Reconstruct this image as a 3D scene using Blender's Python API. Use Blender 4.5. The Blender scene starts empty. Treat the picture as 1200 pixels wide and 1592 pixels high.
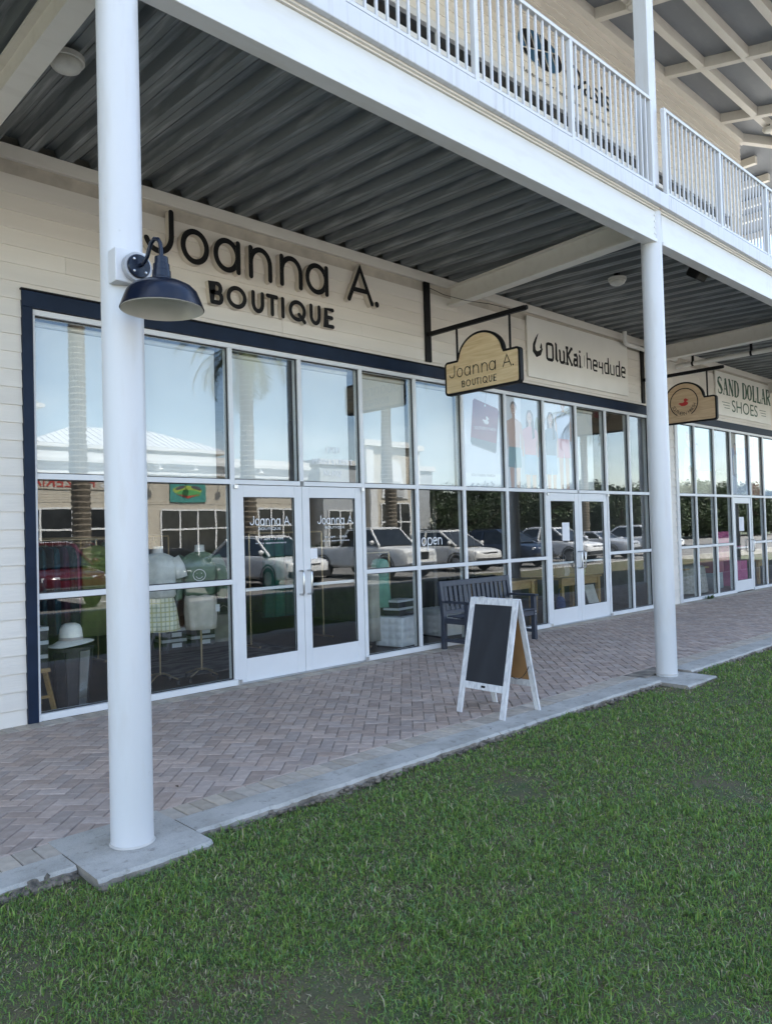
import bpy, bmesh, math, random
import numpy as np
from mathutils import Vector, Matrix, Euler
R = math.radians
PI = math.pi
random.seed(7)
rng = np.random.default_rng(11)
scene = bpy.context.scene
C = scene.collection

# ------------------------------------------------------------------ camera, sky, sun, exposure
CAM = Vector((0.0, -7.061, 1.60))
YAW, PITCH, ROLL = R(43.58), R(1.43), R(-1.57)
_d = Vector((math.sin(YAW)*math.cos(PITCH), math.cos(YAW)*math.cos(PITCH), math.sin(PITCH)))
_r = Vector((math.cos(YAW), -math.sin(YAW), 0))
_u = _r.cross(_d)
_r2 = math.cos(ROLL)*_r + math.sin(ROLL)*_u
_u2 = -math.sin(ROLL)*_r + math.cos(ROLL)*_u
cam_data = bpy.data.cameras.new('camera')
cam_data.sensor_fit = 'HORIZONTAL'
cam_data.sensor_width = 36
cam_data.lens = 36*1188.5/1200
cam_data.clip_start = 0.05
cam_data.clip_end = 2000
cam = bpy.data.objects.new('camera', cam_data)
C.objects.link(cam)
cam.matrix_world = Matrix(((_r2.x, _u2.x, -_d.x, CAM.x), (_r2.y, _u2.y, -_d.y, CAM.y), (_r2.z, _u2.z, -_d.z, CAM.z), (0, 0, 0, 1)))
scene.camera = cam

SUN_EL, SUN_AZ = R(55), R(18)          # azimuth from +Y (behind the shops) towards +X
world = bpy.data.worlds.new('World')
scene.world = world
world.use_nodes = True
wn, wl = world.node_tree.nodes, world.node_tree.links
bg = wn['Background']
sky = wn.new('ShaderNodeTexSky')
sky.sky_type = 'NISHITA'
sky.sun_disc = False
sky.sun_elevation = SUN_EL
sky.sun_rotation = SUN_AZ
sky.air_density = 1.0
sky.dust_density = 0.4
sky.ozone_density = 1.3
# thin streaky clouds over the whole sky
tc = wn.new('ShaderNodeTexCoord')
mp = wn.new('ShaderNodeMapping')
mp.inputs['Scale'].default_value = (1.2, 1.2, 6.0)
nz = wn.new('ShaderNodeTexNoise')
nz.inputs['Scale'].default_value = 1.6
nz.inputs['Detail'].default_value = 5
nz.inputs['Roughness'].default_value = 0.55
cr = wn.new('ShaderNodeValToRGB')
cr.color_ramp.elements[0].position = 0.46
cr.color_ramp.elements[0].color = (0, 0, 0, 1)
cr.color_ramp.elements[1].position = 0.78
cr.color_ramp.elements[1].color = (0.50, 0.50, 0.50, 1)
mx = wn.new('ShaderNodeMixRGB')
mx.inputs['Color2'].default_value = (9.4, 9.4, 9.3, 1)
wl.new(tc.outputs['Generated'], mp.inputs['Vector'])
wl.new(mp.outputs['Vector'], nz.inputs['Vector'])
wl.new(nz.outputs['Fac'], cr.inputs['Fac'])
wl.new(cr.outputs['Color'], mx.inputs['Fac'])
wl.new(sky.outputs['Color'], mx.inputs['Color1'])
wl.new(mx.outputs['Color'], bg.inputs['Color'])
bg.inputs['Strength'].default_value = 0.12

sun_data = bpy.data.lights.new('sun', 'SUN')
sun_data.energy = 5.0
sun_data.angle = R(0.53)
sun_data.color = (1.0, 0.95, 0.87)
sun = bpy.data.objects.new('sun', sun_data)
C.objects.link(sun)
sun.location = (10, 30, 40)
_sd = Vector((math.sin(SUN_AZ)*math.cos(SUN_EL), math.cos(SUN_AZ)*math.cos(SUN_EL), math.sin(SUN_EL)))
sun.rotation_euler = (-_sd).to_track_quat('-Z', 'Y').to_euler()

vs = scene.view_settings
vs.view_transform = 'Standard'
vs.look = 'None'
vs.exposure = 2.25
vs.gamma = 1.0
vs.use_curve_mapping = False
scene.cycles.diffuse_bounces = 6
scene.cycles.max_bounces = 14
scene.cycles.transparent_max_bounces = 16

# ------------------------------------------------------------------ materials
MATS = {}
def nt(name):
    m = bpy.data.materials.new(name)
    m.use_nodes = True
    n = m.node_tree.nodes
    return m, n, m.node_tree.links, n['Principled BSDF']

def mat(name, col, rough=0.6, metal=0.0, var=0.12, scale=6.0, bump=0.0, bscale=60.0, col2=None, rnd=0.0, island=False, spec=None, stretch=None, attr=False, trans=0.0, detail=4.0):
    """principled material whose colour drifts with noise, with fine bump and per-object variation"""
    if name in MATS:
        return MATS[name]
    m, n, l, b = nt(name)
    b.inputs['Roughness'].default_value = rough
    b.inputs['Metallic'].default_value = metal
    if spec is not None:
        b.inputs['Specular IOR Level'].default_value = spec
    if trans:
        b.inputs['Transmission Weight'].default_value = trans
    co = n.new('ShaderNodeTexCoord')
    src = co.outputs['Object']
    if stretch:
        mpn = n.new('ShaderNodeMapping')
        mpn.inputs['Scale'].default_value = stretch
        l.new(src, mpn.inputs['Vector'])
        src = mpn.outputs['Vector']
    nz = n.new('ShaderNodeTexNoise')
    nz.inputs['Scale'].default_value = scale
    nz.inputs['Detail'].default_value = detail
    l.new(src, nz.inputs['Vector'])
    c = Vector(col[:3])
    ra = n.new('ShaderNodeValToRGB')
    c2 = Vector(col2[:3]) if col2 else c*(1-var*1.6)
    ra.color_ramp.elements[0].position = 0.32
    ra.color_ramp.elements[1].position = 0.68
    ra.color_ramp.elements[0].color = (*c2, 1)
    ra.color_ramp.elements[1].color = (*(c if col2 else c*(1+var*0.5)), 1)
    l.new(nz.outputs['Fac'], ra.inputs['Fac'])
    out = ra.outputs['Color']
    if attr:
        at = n.new('ShaderNodeAttribute')
        at.attribute_name = 'Col'
        mm = n.new('ShaderNodeMixRGB'); mm.blend_type = 'MULTIPLY'; mm.inputs['Fac'].default_value = 1
        l.new(out, mm.inputs['Color1']); l.new(at.outputs['Color'], mm.inputs['Color2'])
        out = mm.outputs['Color']
    if rnd:
        if island:
            g = n.new('ShaderNodeNewGeometry'); ro = g.outputs['Random Per Island']
        else:
            g = n.new('ShaderNodeObjectInfo'); ro = g.outputs['Random']
        hs = n.new('ShaderNodeHueSaturation')
        mr = n.new('ShaderNodeMapRange')
        mr.inputs['To Min'].default_value = 1-rnd
        mr.inputs['To Max'].default_value = 1+rnd
        l.new(ro, mr.inputs['Value'])
        l.new(mr.outputs['Result'], hs.inputs['Value'])
        wn2 = n.new('ShaderNodeTexWhiteNoise'); wn2.noise_dimensions = '1D'
        l.new(ro, wn2.inputs['W'])
        mr2 = n.new('ShaderNodeMapRange')
        mr2.inputs['To Min'].default_value = 1-rnd
        mr2.inputs['To Max'].default_value = 1+rnd*0.8
        l.new(wn2.outputs['Value'], mr2.inputs['Value'])
        l.new(mr2.outputs['Result'], hs.inputs['Saturation'])
        l.new(out, hs.inputs['Color'])
        out = hs.outputs['Color']
    l.new(out, b.inputs['Base Color'])
    if bump:
        n2 = n.new('ShaderNodeTexNoise')
        n2.inputs['Scale'].default_value = bscale
        n2.inputs['Detail'].default_value = 6
        l.new(src, n2.inputs['Vector'])
        bp = n.new('ShaderNodeBump')
        bp.inputs['Strength'].default_value = bump
        bp.inputs['Distance'].default_value = 0.01
        l.new(n2.outputs['Fac'], bp.inputs['Height'])
        l.new(bp.outputs['Normal'], b.inputs['Normal'])
    MATS[name] = m
    return m

def glass_mat(name, refl, tint, wob=0.0, rmax=0.9):
    m, n, l, b = nt(name)
    n.remove(b)
    out = n['Material Output']
    tr = n.new('ShaderNodeBsdfTransparent'); tr.inputs['Color'].default_value = (*tint, 1)
    gl = n.new('ShaderNodeBsdfGlossy'); gl.inputs['Roughness'].default_value = 0.0
    gl.inputs['Color'].default_value = (0.96, 0.98, 1.0, 1)
    lw_ = n.new('ShaderNodeLayerWeight'); lw_.inputs['Blend'].default_value = 0.5
    fr = n.new('ShaderNodeMath'); fr.operation = 'POWER'; fr.inputs[1].default_value = 4.5
    l.new(lw_.outputs['Facing'], fr.inputs[0])
    mr = n.new('ShaderNodeMapRange')
    mr.inputs['From Min'].default_value = 0.0
    mr.inputs['From Max'].default_value = 1.0
    mr.inputs['To Min'].default_value = refl
    mr.inputs['To Max'].default_value = rmax
    l.new(fr.outputs[0], mr.inputs['Value'])
    ms = n.new('ShaderNodeMixShader')
    l.new(mr.outputs['Result'], ms.inputs['Fac'])
    l.new(tr.outputs['BSDF'], ms.inputs[1]); l.new(gl.outputs['BSDF'], ms.inputs[2])
    l.new(ms.outputs['Shader'], out.inputs['Surface'])
    if wob:
        co = n.new('ShaderNodeTexCoord')
        n2 = n.new('ShaderNodeTexNoise'); n2.inputs['Scale'].default_value = 1.9; n2.inputs['Detail'].default_value = 1.5
        l.new(co.outputs['Object'], n2.inputs['Vector'])
        bp = n.new('ShaderNodeBump'); bp.inputs['Strength'].default_value = 1.0; bp.inputs['Distance'].default_value = wob
        l.new(n2.outputs['Fac'], bp.inputs['Height'])
        l.new(bp.outputs['Normal'], gl.inputs['Normal'])
    MATS[name] = m
    return m

def grime_mat(name, col, streak_col, rough=0.45, amt=0.5, sscale=(9, 9, 0.9)):
    """painted steel: clean colour with vertical weather streaks and blotches of its own"""
    m, n, l, b = nt(name)
    b.inputs['Roughness'].default_value = rough
    co = n.new('ShaderNodeTexCoord')
    mpn = n.new('ShaderNodeMapping'); mpn.inputs['Scale'].default_value = sscale
    l.new(co.outputs['Object'], mpn.inputs['Vector'])
    a = n.new('ShaderNodeTexNoise'); a.inputs['Scale'].default_value = 2.2; a.inputs['Detail'].default_value = 7
    l.new(mpn.outputs['Vector'], a.inputs['Vector'])
    r = n.new('ShaderNodeValToRGB')
    r.color_ramp.elements[0].position = 0.5; r.color_ramp.elements[0].color = (0, 0, 0, 1)
    r.color_ramp.elements[1].position = 0.78; r.color_ramp.elements[1].color = (amt, amt, amt, 1)
    l.new(a.outputs['Fac'], r.inputs['Fac'])
    mm = n.new('ShaderNodeMixRGB')
    mm.inputs['Color1'].default_value = (*col, 1); mm.inputs['Color2'].default_value = (*streak_col, 1)
    l.new(r.outputs['Color'], mm.inputs['Fac'])
    sc_ = n.new('ShaderNodeTexNoise'); sc_.inputs['Scale'].default_value = 13; sc_.inputs['Detail'].default_value = 9; sc_.inputs['Roughness'].default_value = .7
    l.new(co.outputs['Object'], sc_.inputs['Vector'])
    r3 = n.new('ShaderNodeValToRGB'); r3.color_ramp.elements[0].position = .66; r3.color_ramp.elements[0].color = (0, 0, 0, 1); r3.color_ramp.elements[1].position = .74; r3.color_ramp.elements[1].color = (amt*.9, amt*.9, amt*.9, 1)
    l.new(sc_.outputs['Fac'], r3.inputs['Fac'])
    m3 = n.new('ShaderNodeMixRGB'); m3.inputs['Color2'].default_value = (*(c*.6 for c in streak_col), 1)
    l.new(r3.outputs['Color'], m3.inputs['Fac']); l.new(mm.outputs['Color'], m3.inputs['Color1'])
    l.new(m3.outputs['Color'], b.inputs['Base Color'])
    n2 = n.new('ShaderNodeTexNoise'); n2.inputs['Scale'].default_value = 25
    l.new(co.outputs['Object'], n2.inputs['Vector'])
    bp = n.new('ShaderNodeBump'); bp.inputs['Strength'].default_value = 0.12; bp.inputs['Distance'].default_value = 0.004
    l.new(n2.outputs['Fac'], bp.inputs['Height']); l.new(bp.outputs['Normal'], b.inputs['Normal'])
    MATS[name] = m
    return m

def wood_mat(name, a, bcol, rough=0.5, sc=(1.0, 14, 14), rot=(0, 0, 0)):
    m, n, l, b = nt(name)
    b.inputs['Roughness'].default_value = rough
    co = n.new('ShaderNodeTexCoord')
    mpn = n.new('ShaderNodeMapping'); mpn.inputs['Scale'].default_value = sc; mpn.inputs['Rotation'].default_value = rot
    l.new(co.outputs['Object'], mpn.inputs['Vector'])
    a1 = n.new('ShaderNodeTexNoise'); a1.inputs['Scale'].default_value = 2.4; a1.inputs['Detail'].default_value = 8; a1.inputs['Distortion'].default_value = 1.1
    l.new(mpn.outputs['Vector'], a1.inputs['Vector'])
    r = n.new('ShaderNodeValToRGB')
    r.color_ramp.elements[0].position = 0.35; r.color_ramp.elements[0].color = (*bcol, 1)
    r.color_ramp.elements[1].position = 0.65; r.color_ramp.elements[1].color = (*a, 1)
    l.new(a1.outputs['Fac'], r.inputs['Fac'])
    l.new(r.outputs['Color'], b.inputs['Base Color'])
    MATS[name] = m
    return m

WHITE = grime_mat('white_paint', (0.60, 0.605, 0.615), (0.47, 0.43, 0.38), 0.36, 0.30, (7, 7, 1.3))
BEAMW = grime_mat('beam_paint', (0.68, 0.68, 0.67), (0.50, 0.46, 0.38), 0.45, 0.30, (1.2, 5, 5))
FASCIA = grime_mat('fascia_paint', (0.59, 0.60, 0.62), (0.40, 0.38, 0.36), 0.5, 0.55, (14, 6, 0.7))
TRIMC = grime_mat('cream_trim_paint', (0.72, 0.68, 0.615), (0.48, 0.42, 0.34), 0.5, 0.25, (1.0, 4, 4))
SIDING = mat('siding_paint', (0.73, 0.685, 0.62), 0.55, var=0.05, scale=1.5, bump=0.10, bscale=18, rnd=0.035, stretch=(0.35, 3, 4))
NAVY = mat('navy_paint', (0.009, 0.020, 0.045), 0.5, spec=0.2, var=0.15, scale=4, bump=0.05)
ALU = mat('white_aluminium', (0.72, 0.73, 0.74), 0.35, var=0.03, scale=3)
GASKET = mat('dark_gasket', (0.02, 0.02, 0.022), 0.5)
GLASS = glass_mat('window_glass', 0.060, (0.95, 0.965, 0.96), 0.0004)
GLASSUP = glass_mat('upper_glass', 0.05, (0.55, 0.58, 0.6), 0.001)
DECK = grime_mat('galvanised_deck', (0.135, 0.148, 0.152), (0.42, 0.43, 0.43), 0.42, 0.8, (9, 0.6, 4))
ROOFPAN = grime_mat('roof_underside', (0.22, 0.235, 0.26), (0.30, 0.31, 0.33), 0.5, 0.4, (1, 3, 3))
def concrete(name, c1, c2, c3):
    m, n, l, b = nt(name); b.inputs['Roughness'].default_value = .9
    g_ = n.new('ShaderNodeNewGeometry'); src = g_.outputs['Position']
    def layer(scale, p0, p1, detail=8, vor=False):
        t_ = n.new('ShaderNodeTexVoronoi' if vor else 'ShaderNodeTexNoise'); t_.inputs['Scale'].default_value = scale
        if not vor: t_.inputs['Detail'].default_value = detail; t_.inputs['Roughness'].default_value = .65
        l.new(src, t_.inputs['Vector']); r = n.new('ShaderNodeMapRange'); r.inputs['From Min'].default_value = p0; r.inputs['From Max'].default_value = p1
        l.new(t_.outputs['Distance' if vor else 'Fac'], r.inputs['Value']); return r.outputs['Result']
    m1 = n.new('ShaderNodeMixRGB'); m1.inputs['Color1'].default_value = (*c1, 1); m1.inputs['Color2'].default_value = (*c2, 1); l.new(layer(3.2, .42, .68), m1.inputs['Fac'])
    m2 = n.new('ShaderNodeMixRGB'); m2.inputs['Color2'].default_value = (*c3, 1); l.new(m1.outputs['Color'], m2.inputs['Color1']); k = n.new('ShaderNodeMath'); k.operation = 'MULTIPLY'; k.inputs[1].default_value = .75; l.new(layer(14, .55, .72, 12), k.inputs[0]); l.new(k.outputs[0], m2.inputs['Fac'])
    m3 = n.new('ShaderNodeMixRGB'); m3.blend_type = 'MULTIPLY'; m3.inputs['Fac'].default_value = .35; l.new(m2.outputs['Color'], m3.inputs['Color1']); sp = n.new('ShaderNodeCombineXYZ'); lv = layer(120, .0, .35, vor=True)
    for i_ in range(3): l.new(lv, sp.inputs[i_])
    l.new(sp.outputs[0], m3.inputs['Color2']); l.new(m3.outputs['Color'], b.inputs['Base Color'])
    bp = n.new('ShaderNodeBump'); bp.inputs['Strength'].default_value = .5; bp.inputs['Distance'].default_value = .006; l.new(layer(60, .2, .8, 10), bp.inputs['Height']); l.new(bp.outputs['Normal'], b.inputs['Normal'])
    MATS[name] = m; return m
CONC = concrete('kerb_concrete', (0.45, 0.435, 0.40), (0.31, 0.30, 0.27), (0.15, 0.14, 0.12))
CONCROUGH = concrete('broken_concrete', (0.33, 0.30, 0.26), (0.17, 0.14, 0.11), (0.06, 0.05, 0.04))
PAVER = mat('paver', (0.42, 0.335, 0.285), 0.85, var=0.12, scale=14, bump=0.35, bscale=140, rnd=0.16)
PAVERI = mat('paver_rest', (0.42, 0.335, 0.285), 0.85, var=0.12, scale=14, bump=0.35, bscale=140, rnd=0.16, island=True)
PAVERB = mat('paver_border', (0.46, 0.40, 0.33), 0.85, var=0.12, scale=14, bump=0.35, bscale=140, rnd=0.16)
SAND = mat('joint_sand', (0.36, 0.32, 0.27), 0.95, scale=7, bump=0.3, col2=(0.07, 0.06, 0.05))
BLACK = mat('black_letter', (0.008, 0.0085, 0.010), 0.55, var=0.2, spec=0.25)
BLACKMETAL = mat('black_metal', (0.008, 0.008, 0.009), 0.5, var=0.2, bump=0.05, spec=0.2)
CREAMRET = mat('letter_return', (0.60, 0.54, 0.46), 0.5, var=0.04)
PRINT = mat('print', (1, 1, 1), 0.55, var=0.02, scale=2, attr=True)
CLOTH = mat('cloth', (1, 1, 1), 0.9, var=0.12, scale=9, attr=True, bump=0.4, bscale=25)
CARP = mat('car_paint', (1, 1, 1), 0.18, var=0.0, scale=1, attr=True, spec=0.6)

# ------------------------------------------------------------------ mesh builder
class MB:
    def __init__(s, T=None):
        s.v = []; s.f = []; s.mi = []; s.c = []; s.T = T; s.col = (1, 1, 1); s.m = 0
    def P(s, p):
        q = s.T(p) if s.T else p
        s.v.append((q[0], q[1], q[2])); return len(s.v)-1
    def F(s, idx, m=None):
        s.f.append(tuple(idx)); s.mi.append(s.m if m is None else m); s.c.append(s.col)
    def poly(s, pts, m=None):
        s.F([s.P(p) for p in pts], m); return s
    def box(s, x0, x1, y0, y1, z0, z1, m=None):
        i = [s.P(p) for p in ((x0,y0,z0),(x1,y0,z0),(x1,y1,z0),(x0,y1,z0),(x0,y0,z1),(x1,y0,z1),(x1,y1,z1),(x0,y1,z1))]
        for a in ((3,2,1,0),(4,5,6,7),(0,1,5,4),(1,2,6,5),(2,3,7,6),(3,0,4,7)):
            s.F([i[k] for k in a], m)
        return s
    def beam(s, a, b, w, h, up=(0,0,1), m=None):
        """box along a->b, w across, h along up"""
        a = Vector(a); b = Vector(b); d = (b-a).normalized(); up = Vector(up)
        sd = d.cross(up).normalized(); u = sd.cross(d).normalized()
        i = []
        for q in (a, b):
            for (i1, i2) in ((-1,-1),(1,-1),(1,1),(-1,1)):
                i.append(s.P(q + sd*(w/2*i1) + u*(h/2*i2)))
        for k in ((3,2,1,0),(4,5,6,7),(0,1,5,4),(1,2,6,5),(2,3,7,6),(3,0,4,7)):
            s.F([i[j] for j in k], m)
        return s
    def prism(s, poly, d0, d1, ax='y', m=None, cap0=True):
        """2-D polygon (u,v) extruded along ax: 'y': (u,d,v)  'x': (d,u,v)  'z': (u,v,d)"""
        f = {'y': lambda u,v,d: (u,d,v), 'x': lambda u,v,d: (d,u,v), 'z': lambda u,v,d: (u,v,d)}[ax]
        a = [s.P(f(u,v,d0)) for u,v in poly]; b = [s.P(f(u,v,d1)) for u,v in poly]
        n = len(poly)
        if cap0: s.F(a[::-1], m)
        s.F(b, m)
        for i in range(n):
            s.F((a[i], a[(i+1)%n], b[(i+1)%n], b[i]), m)
        return s
    def lathe(s, prof, c=(0,0,0), n=24, ax='z', m=None, sx=1.0, sy=1.0, caps=True):
        rings = []
        for r, h in prof:
            ring = []
            for k in range(n):
                t = 2*PI*k/n
                a, b2 = r*math.cos(t)*sx, r*math.sin(t)*sy
                p = {'z': (a, b2, h), 'y': (a, h, b2), 'x': (h, a, b2)}[ax]
                ring.append(s.P((c[0]+p[0], c[1]+p[1], c[2]+p[2])))
            rings.append(ring)
        for a, b in zip(rings, rings[1:]):
            for k in range(n):
                s.F((a[k], a[(k+1)%n], b[(k+1)%n], b[k]), m)
        if caps and prof[0][0] > 1e-4: s.F(rings[0][::-1], m)
        if caps and prof[-1][0] > 1e-4: s.F(rings[-1], m)
        return s
    def tube(s, pts, r, n=8, m=None, closed=False):
        pts = [Vector(p) for p in pts]; rr = r if isinstance(r, (list, tuple)) else [r]*len(pts)
        rings = []; prev = None
        for i, p in enumerate(pts):
            d = (pts[min(i+1, len(pts)-1)] - pts[max(i-1, 0)])
            if closed: d = pts[(i+1) % len(pts)] - pts[i-1]
            d.normalize()
            if prev is None:
                a = d.orthogonal().normalized()
            else:
                a = (prev - d*prev.dot(d)).normalized()
            prev = a; b = d.cross(a)
            rings.append([s.P(p + a*(rr[i]*math.cos(2*PI*k/n)) + b*(rr[i]*math.sin(2*PI*k/n))) for k in range(n)])
        pr = list(zip(rings, rings[1:])) + ([(rings[-1], rings[0])] if closed else [])
        for a, b in pr:
            for k in range(n):
                s.F((a[k], a[(k+1)%n], b[(k+1)%n], b[k]), m)
        if not closed:
            s.F(rings[0][::-1], m); s.F(rings[-1], m)
        return s
    def ribbon(s, pts, w, d0, d1, closed=False, caps=True, mf=0, ms=1, eps=0.0):
        """flat stroke in (u,v), extruded from d0 (back) to d1 (front face); points mapped by T as (u,v,d)"""
        P2 = []; keep = []
        for i_, p in enumerate(pts):
            if P2 and math.hypot(p[0]-P2[-1].x, p[1]-P2[-1].y) < 1e-6: continue
            P2.append(Vector((p[0], p[1]))); keep.append(i_)
        n = len(P2)
        if isinstance(w, (list, tuple)): w = [w[i_] for i_ in keep]
        ww = w if isinstance(w, (list, tuple)) else [w]*n
        L = []; Rr = []
        for i in range(n):
            if closed: d = P2[(i+1)%n]-P2[i-1]
            else: d = P2[min(i+1, n-1)]-P2[max(i-1, 0)]
            d.normalize(); nn = Vector((-d.y, d.x))
            k = 1.0
            if 0 < i < n-1 or closed:
                e = (P2[(i+1)%n]-P2[i]).normalized(); c = abs(e.dot(d)); k = 1/max(c, 0.5)
            L.append(P2[i]+nn*ww[i]/2*k); Rr.append(P2[i]-nn*ww[i]/2*k)
        d1 += eps
        def pair(q): return s.P((q.x, q.y, d1)), s.P((q.x, q.y, d0))
        l = [pair(q) for q in L]; r = [pair(q) for q in Rr]
        rng_ = range(n) if closed else range(n-1)
        for i in rng_:
            j = (i+1) % n
            s.F((r[i][0], r[j][0], l[j][0], l[i][0]), mf)
            s.F((l[i][0], l[j][0], l[j][1], l[i][1]), ms)
            s.F((r[j][0], r[i][0], r[i][1], r[j][1]), ms)
        if not closed:
            for (i, sg) in ((0, 1), (n-1, -1)):
                a, b = (l[i], r[i]) if sg > 0 else (r[i], l[i])
                if caps:
                    c = P2[i]; va = (L[i] if sg > 0 else Rr[i]) - c
                    arc = [a]
                    for k in range(1, 8):
                        t = PI*k/8
                        q = c + Vector((va.x*math.cos(t)-va.y*math.sin(t), va.x*math.sin(t)+va.y*math.cos(t)))
                        arc.append(pair(q))
                    arc.append(b)
                    s.F([q[0] for q in arc], mf)
                    for p0, p1 in zip(arc, arc[1:]): s.F((p1[0], p0[0], p0[1], p1[1]), ms)
                else:
                    s.F((b[0], a[0], a[1], b[1]), ms)
        return s
    def add(s, verts, faces, m=None):
        o = [s.P(p) for p in verts]
        for f in faces: s.F([o[i] for i in f], m)
        return s

OFF = {}
def obj(name, mb, m, parent=None, smooth=False, bevel=0.0, bseg=2, centre=True):
    """one mesh object; coordinates are those of its thing (or the world when it has no parent)"""
    me = bpy.data.meshes.new(name)
    v = np.array(mb.v, dtype=float).reshape(-1, 3)
    c = (v.min(0)+v.max(0))/2 if centre else np.zeros(3)
    if parent is None and centre: c[2] = v[:, 2].min()
    me.from_pydata((v-c).tolist(), [], mb.f)
    mats = m if isinstance(m, (list, tuple)) else [m]
    for q in mats: me.materials.append(q)
    if len(mats) > 1: me.polygons.foreach_set('material_index', mb.mi)
    if any(cc != (1, 1, 1) for cc in mb.c):
        at = me.color_attributes.new('Col', 'FLOAT_COLOR', 'CORNER')
        arr = np.ones((len(me.loops), 4))
        k = 0
        for f, cc in zip(mb.f, mb.c):
            arr[k:k+len(f), :3] = cc; k += len(f)
        at.data.foreach_set('color', arr.ravel())
    if bevel:
        bm = bmesh.new(); bm.from_mesh(me)
        bmesh.ops.remove_doubles(bm, verts=bm.verts, dist=1e-5)
        ed = [e for e in bm.edges if len(e.link_faces) == 2 and e.calc_face_angle(0) > 0.5]
        bmesh.ops.bevel(bm, geom=ed, offset=bevel, segments=bseg, profile=0.5, affect='EDGES', clamp_overlap=True)
        bm.to_mesh(me); bm.free()
    if smooth:
        me.polygons.foreach_set('use_smooth', [True]*len(me.polygons))
        if smooth is not True: me.set_sharp_from_angle(angle=R(smooth))
    me.update()
    o = bpy.data.objects.new(name, me)
    C.objects.link(o)
    base = OFF.get(parent.name, Vector((0,0,0))) if parent else Vector((0,0,0))
    o.location = Vector(c) - base
    if parent: o.parent = parent
    OFF[o.name] = Vector(c) if parent else Vector((0, 0, 0))
    if parent is None: OFF[o.name] = Vector(c)
    return o

def tag(o, label, cat, group=None):
    o['label'] = label; o['category'] = cat
    if group: o['group'] = group
    return o
def thing(name, label, cat, loc=(0,0,0), rz=0.0, group=None):
    o = bpy.data.objects.new(name, None); o.empty_display_size = 0.2
    C.objects.link(o); o.location = loc; o.rotation_euler = (0, 0, rz)
    OFF[o.name] = Vector((0, 0, 0))
    return tag(o, label, cat, group)
def part_group(name, parent, loc=(0,0,0)):
    o = bpy.data.objects.new(name, None); C.objects.link(o); o.parent = parent; o.location = Vector(loc)-OFF[parent.name]
    OFF[o.name] = Vector(loc)
    return o
def struct(o):
    o['kind'] = 'structure'; return o
def clone(o, parent, loc, name=None):
    c = o.copy(); C.objects.link(c); c.parent = parent
    c.location = Vector(loc)-OFF[parent.name] if parent else loc
    OFF[c.name] = Vector(loc)
    return c
def copy_tree(o, parent=None):
    c = o.copy(); C.objects.link(c); c.parent = parent
    for ch in list(o.children): copy_tree(ch, c)
    return c

def text_geo(s, size=1.0, align='LEFT'):
    cu = bpy.data.curves.new('t', 'FONT'); cu.body = s; cu.size = size; cu.align_x = align; cu.resolution_u = 4; cu.fill_mode = 'FRONT'
    ob = bpy.data.objects.new('t', cu); C.objects.link(ob)
    dg = bpy.context.evaluated_depsgraph_get()
    me = ob.evaluated_get(dg).to_mesh()
    V = [tuple(v.co) for v in me.vertices]; Fc = [tuple(p.vertices) for p in me.polygons]
    ob.evaluated_get(dg).to_mesh_clear()
    bpy.data.objects.remove(ob); bpy.data.curves.remove(cu)
    return V, Fc
def text_fit(mb, s, u0, u1, v0, v1, d, m=None):
    """built-in font text squeezed into the box u0..u1 x v0..v1 of the builder's frame"""
    V, Fc = text_geo(s)
    if not V: return
    a = np.array(V); lo = a.min(0); hi = a.max(0)
    q = [(u0+(p[0]-lo[0])/(hi[0]-lo[0])*(u1-u0), v0+(p[1]-lo[1])/max(1e-6, hi[1]-lo[1])*(v1-v0), d) for p in V]
    mb.add(q, Fc, m)

def arc(cx, cy, rx, ry, a0, a1, n=14):
    return [(cx+rx*math.cos(R(a0+(a1-a0)*k/n)), cy+ry*math.sin(R(a0+(a1-a0)*k/n))) for k in range(n+1)]
# geometric one-line alphabet: (closed?, points) in a unit box, width given apart
def glyph(ch):
    C0 = lambda pts: (True, pts[:-1])
    O = lambda pts: (False, pts)
    G = {
     'J': [O([(1, 1), (1, 0.42)]+arc(0.5, 0.42, 0.5, 0.42, 0, -155))],
     'o': [C0(arc(0.5, 0.5, 0.5, 0.5, 90, 450, 36))],
     'a': [C0(arc(0.47, 0.5, 0.47, 0.5, 0, 360, 36)), O([(0.97, 1), (0.97, 0)])],
     'n': [O([(0, 1), (0, 0)]), O([(0, 0.5)]+arc(0.5, 0.5, 0.5, 0.5, 180, 0)+[(1, 0)])],
     'A': [O([(0, 0), (0.5, 1), (1, 0)]), O([(0.2, 0.33), (0.8, 0.33)])],
     'B': [O([(0, 0), (0, 1), (0.55, 1)]+arc(0.6, 0.76, 0.3, 0.24, 90, -90)+[(0, 0.52)]), O([(0.55, 0.52)]+arc(0.65, 0.26, 0.35, 0.26, 90, -90)+[(0, 0)])],
     'O': [C0(arc(0.5, 0.5, 0.5, 0.5, 90, 450, 36))],
     'U': [O([(0, 1), (0, 0.45)]+arc(0.5, 0.45, 0.5, 0.45, 180, 360)+[(1, 1)])],
     'T': [O([(0, 1), (1, 1)]), O([(0.5, 1), (0.5, 0)])],
     'I': [O([(0.5, 1), (0.5, 0)])],
     'Q': [C0(arc(0.5, 0.5, 0.5, 0.5, 90, 450, 36)), O([(0.62, 0.3), (1.0, -0.08)])],
     'E': [O([(1, 1), (0, 1), (0, 0), (1, 0)]), O([(0, 0.52), (0.85, 0.52)])],
     '.': [O([(0.5, 0.0), (0.5, 0.012)])],
    }
    return G[ch]
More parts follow.
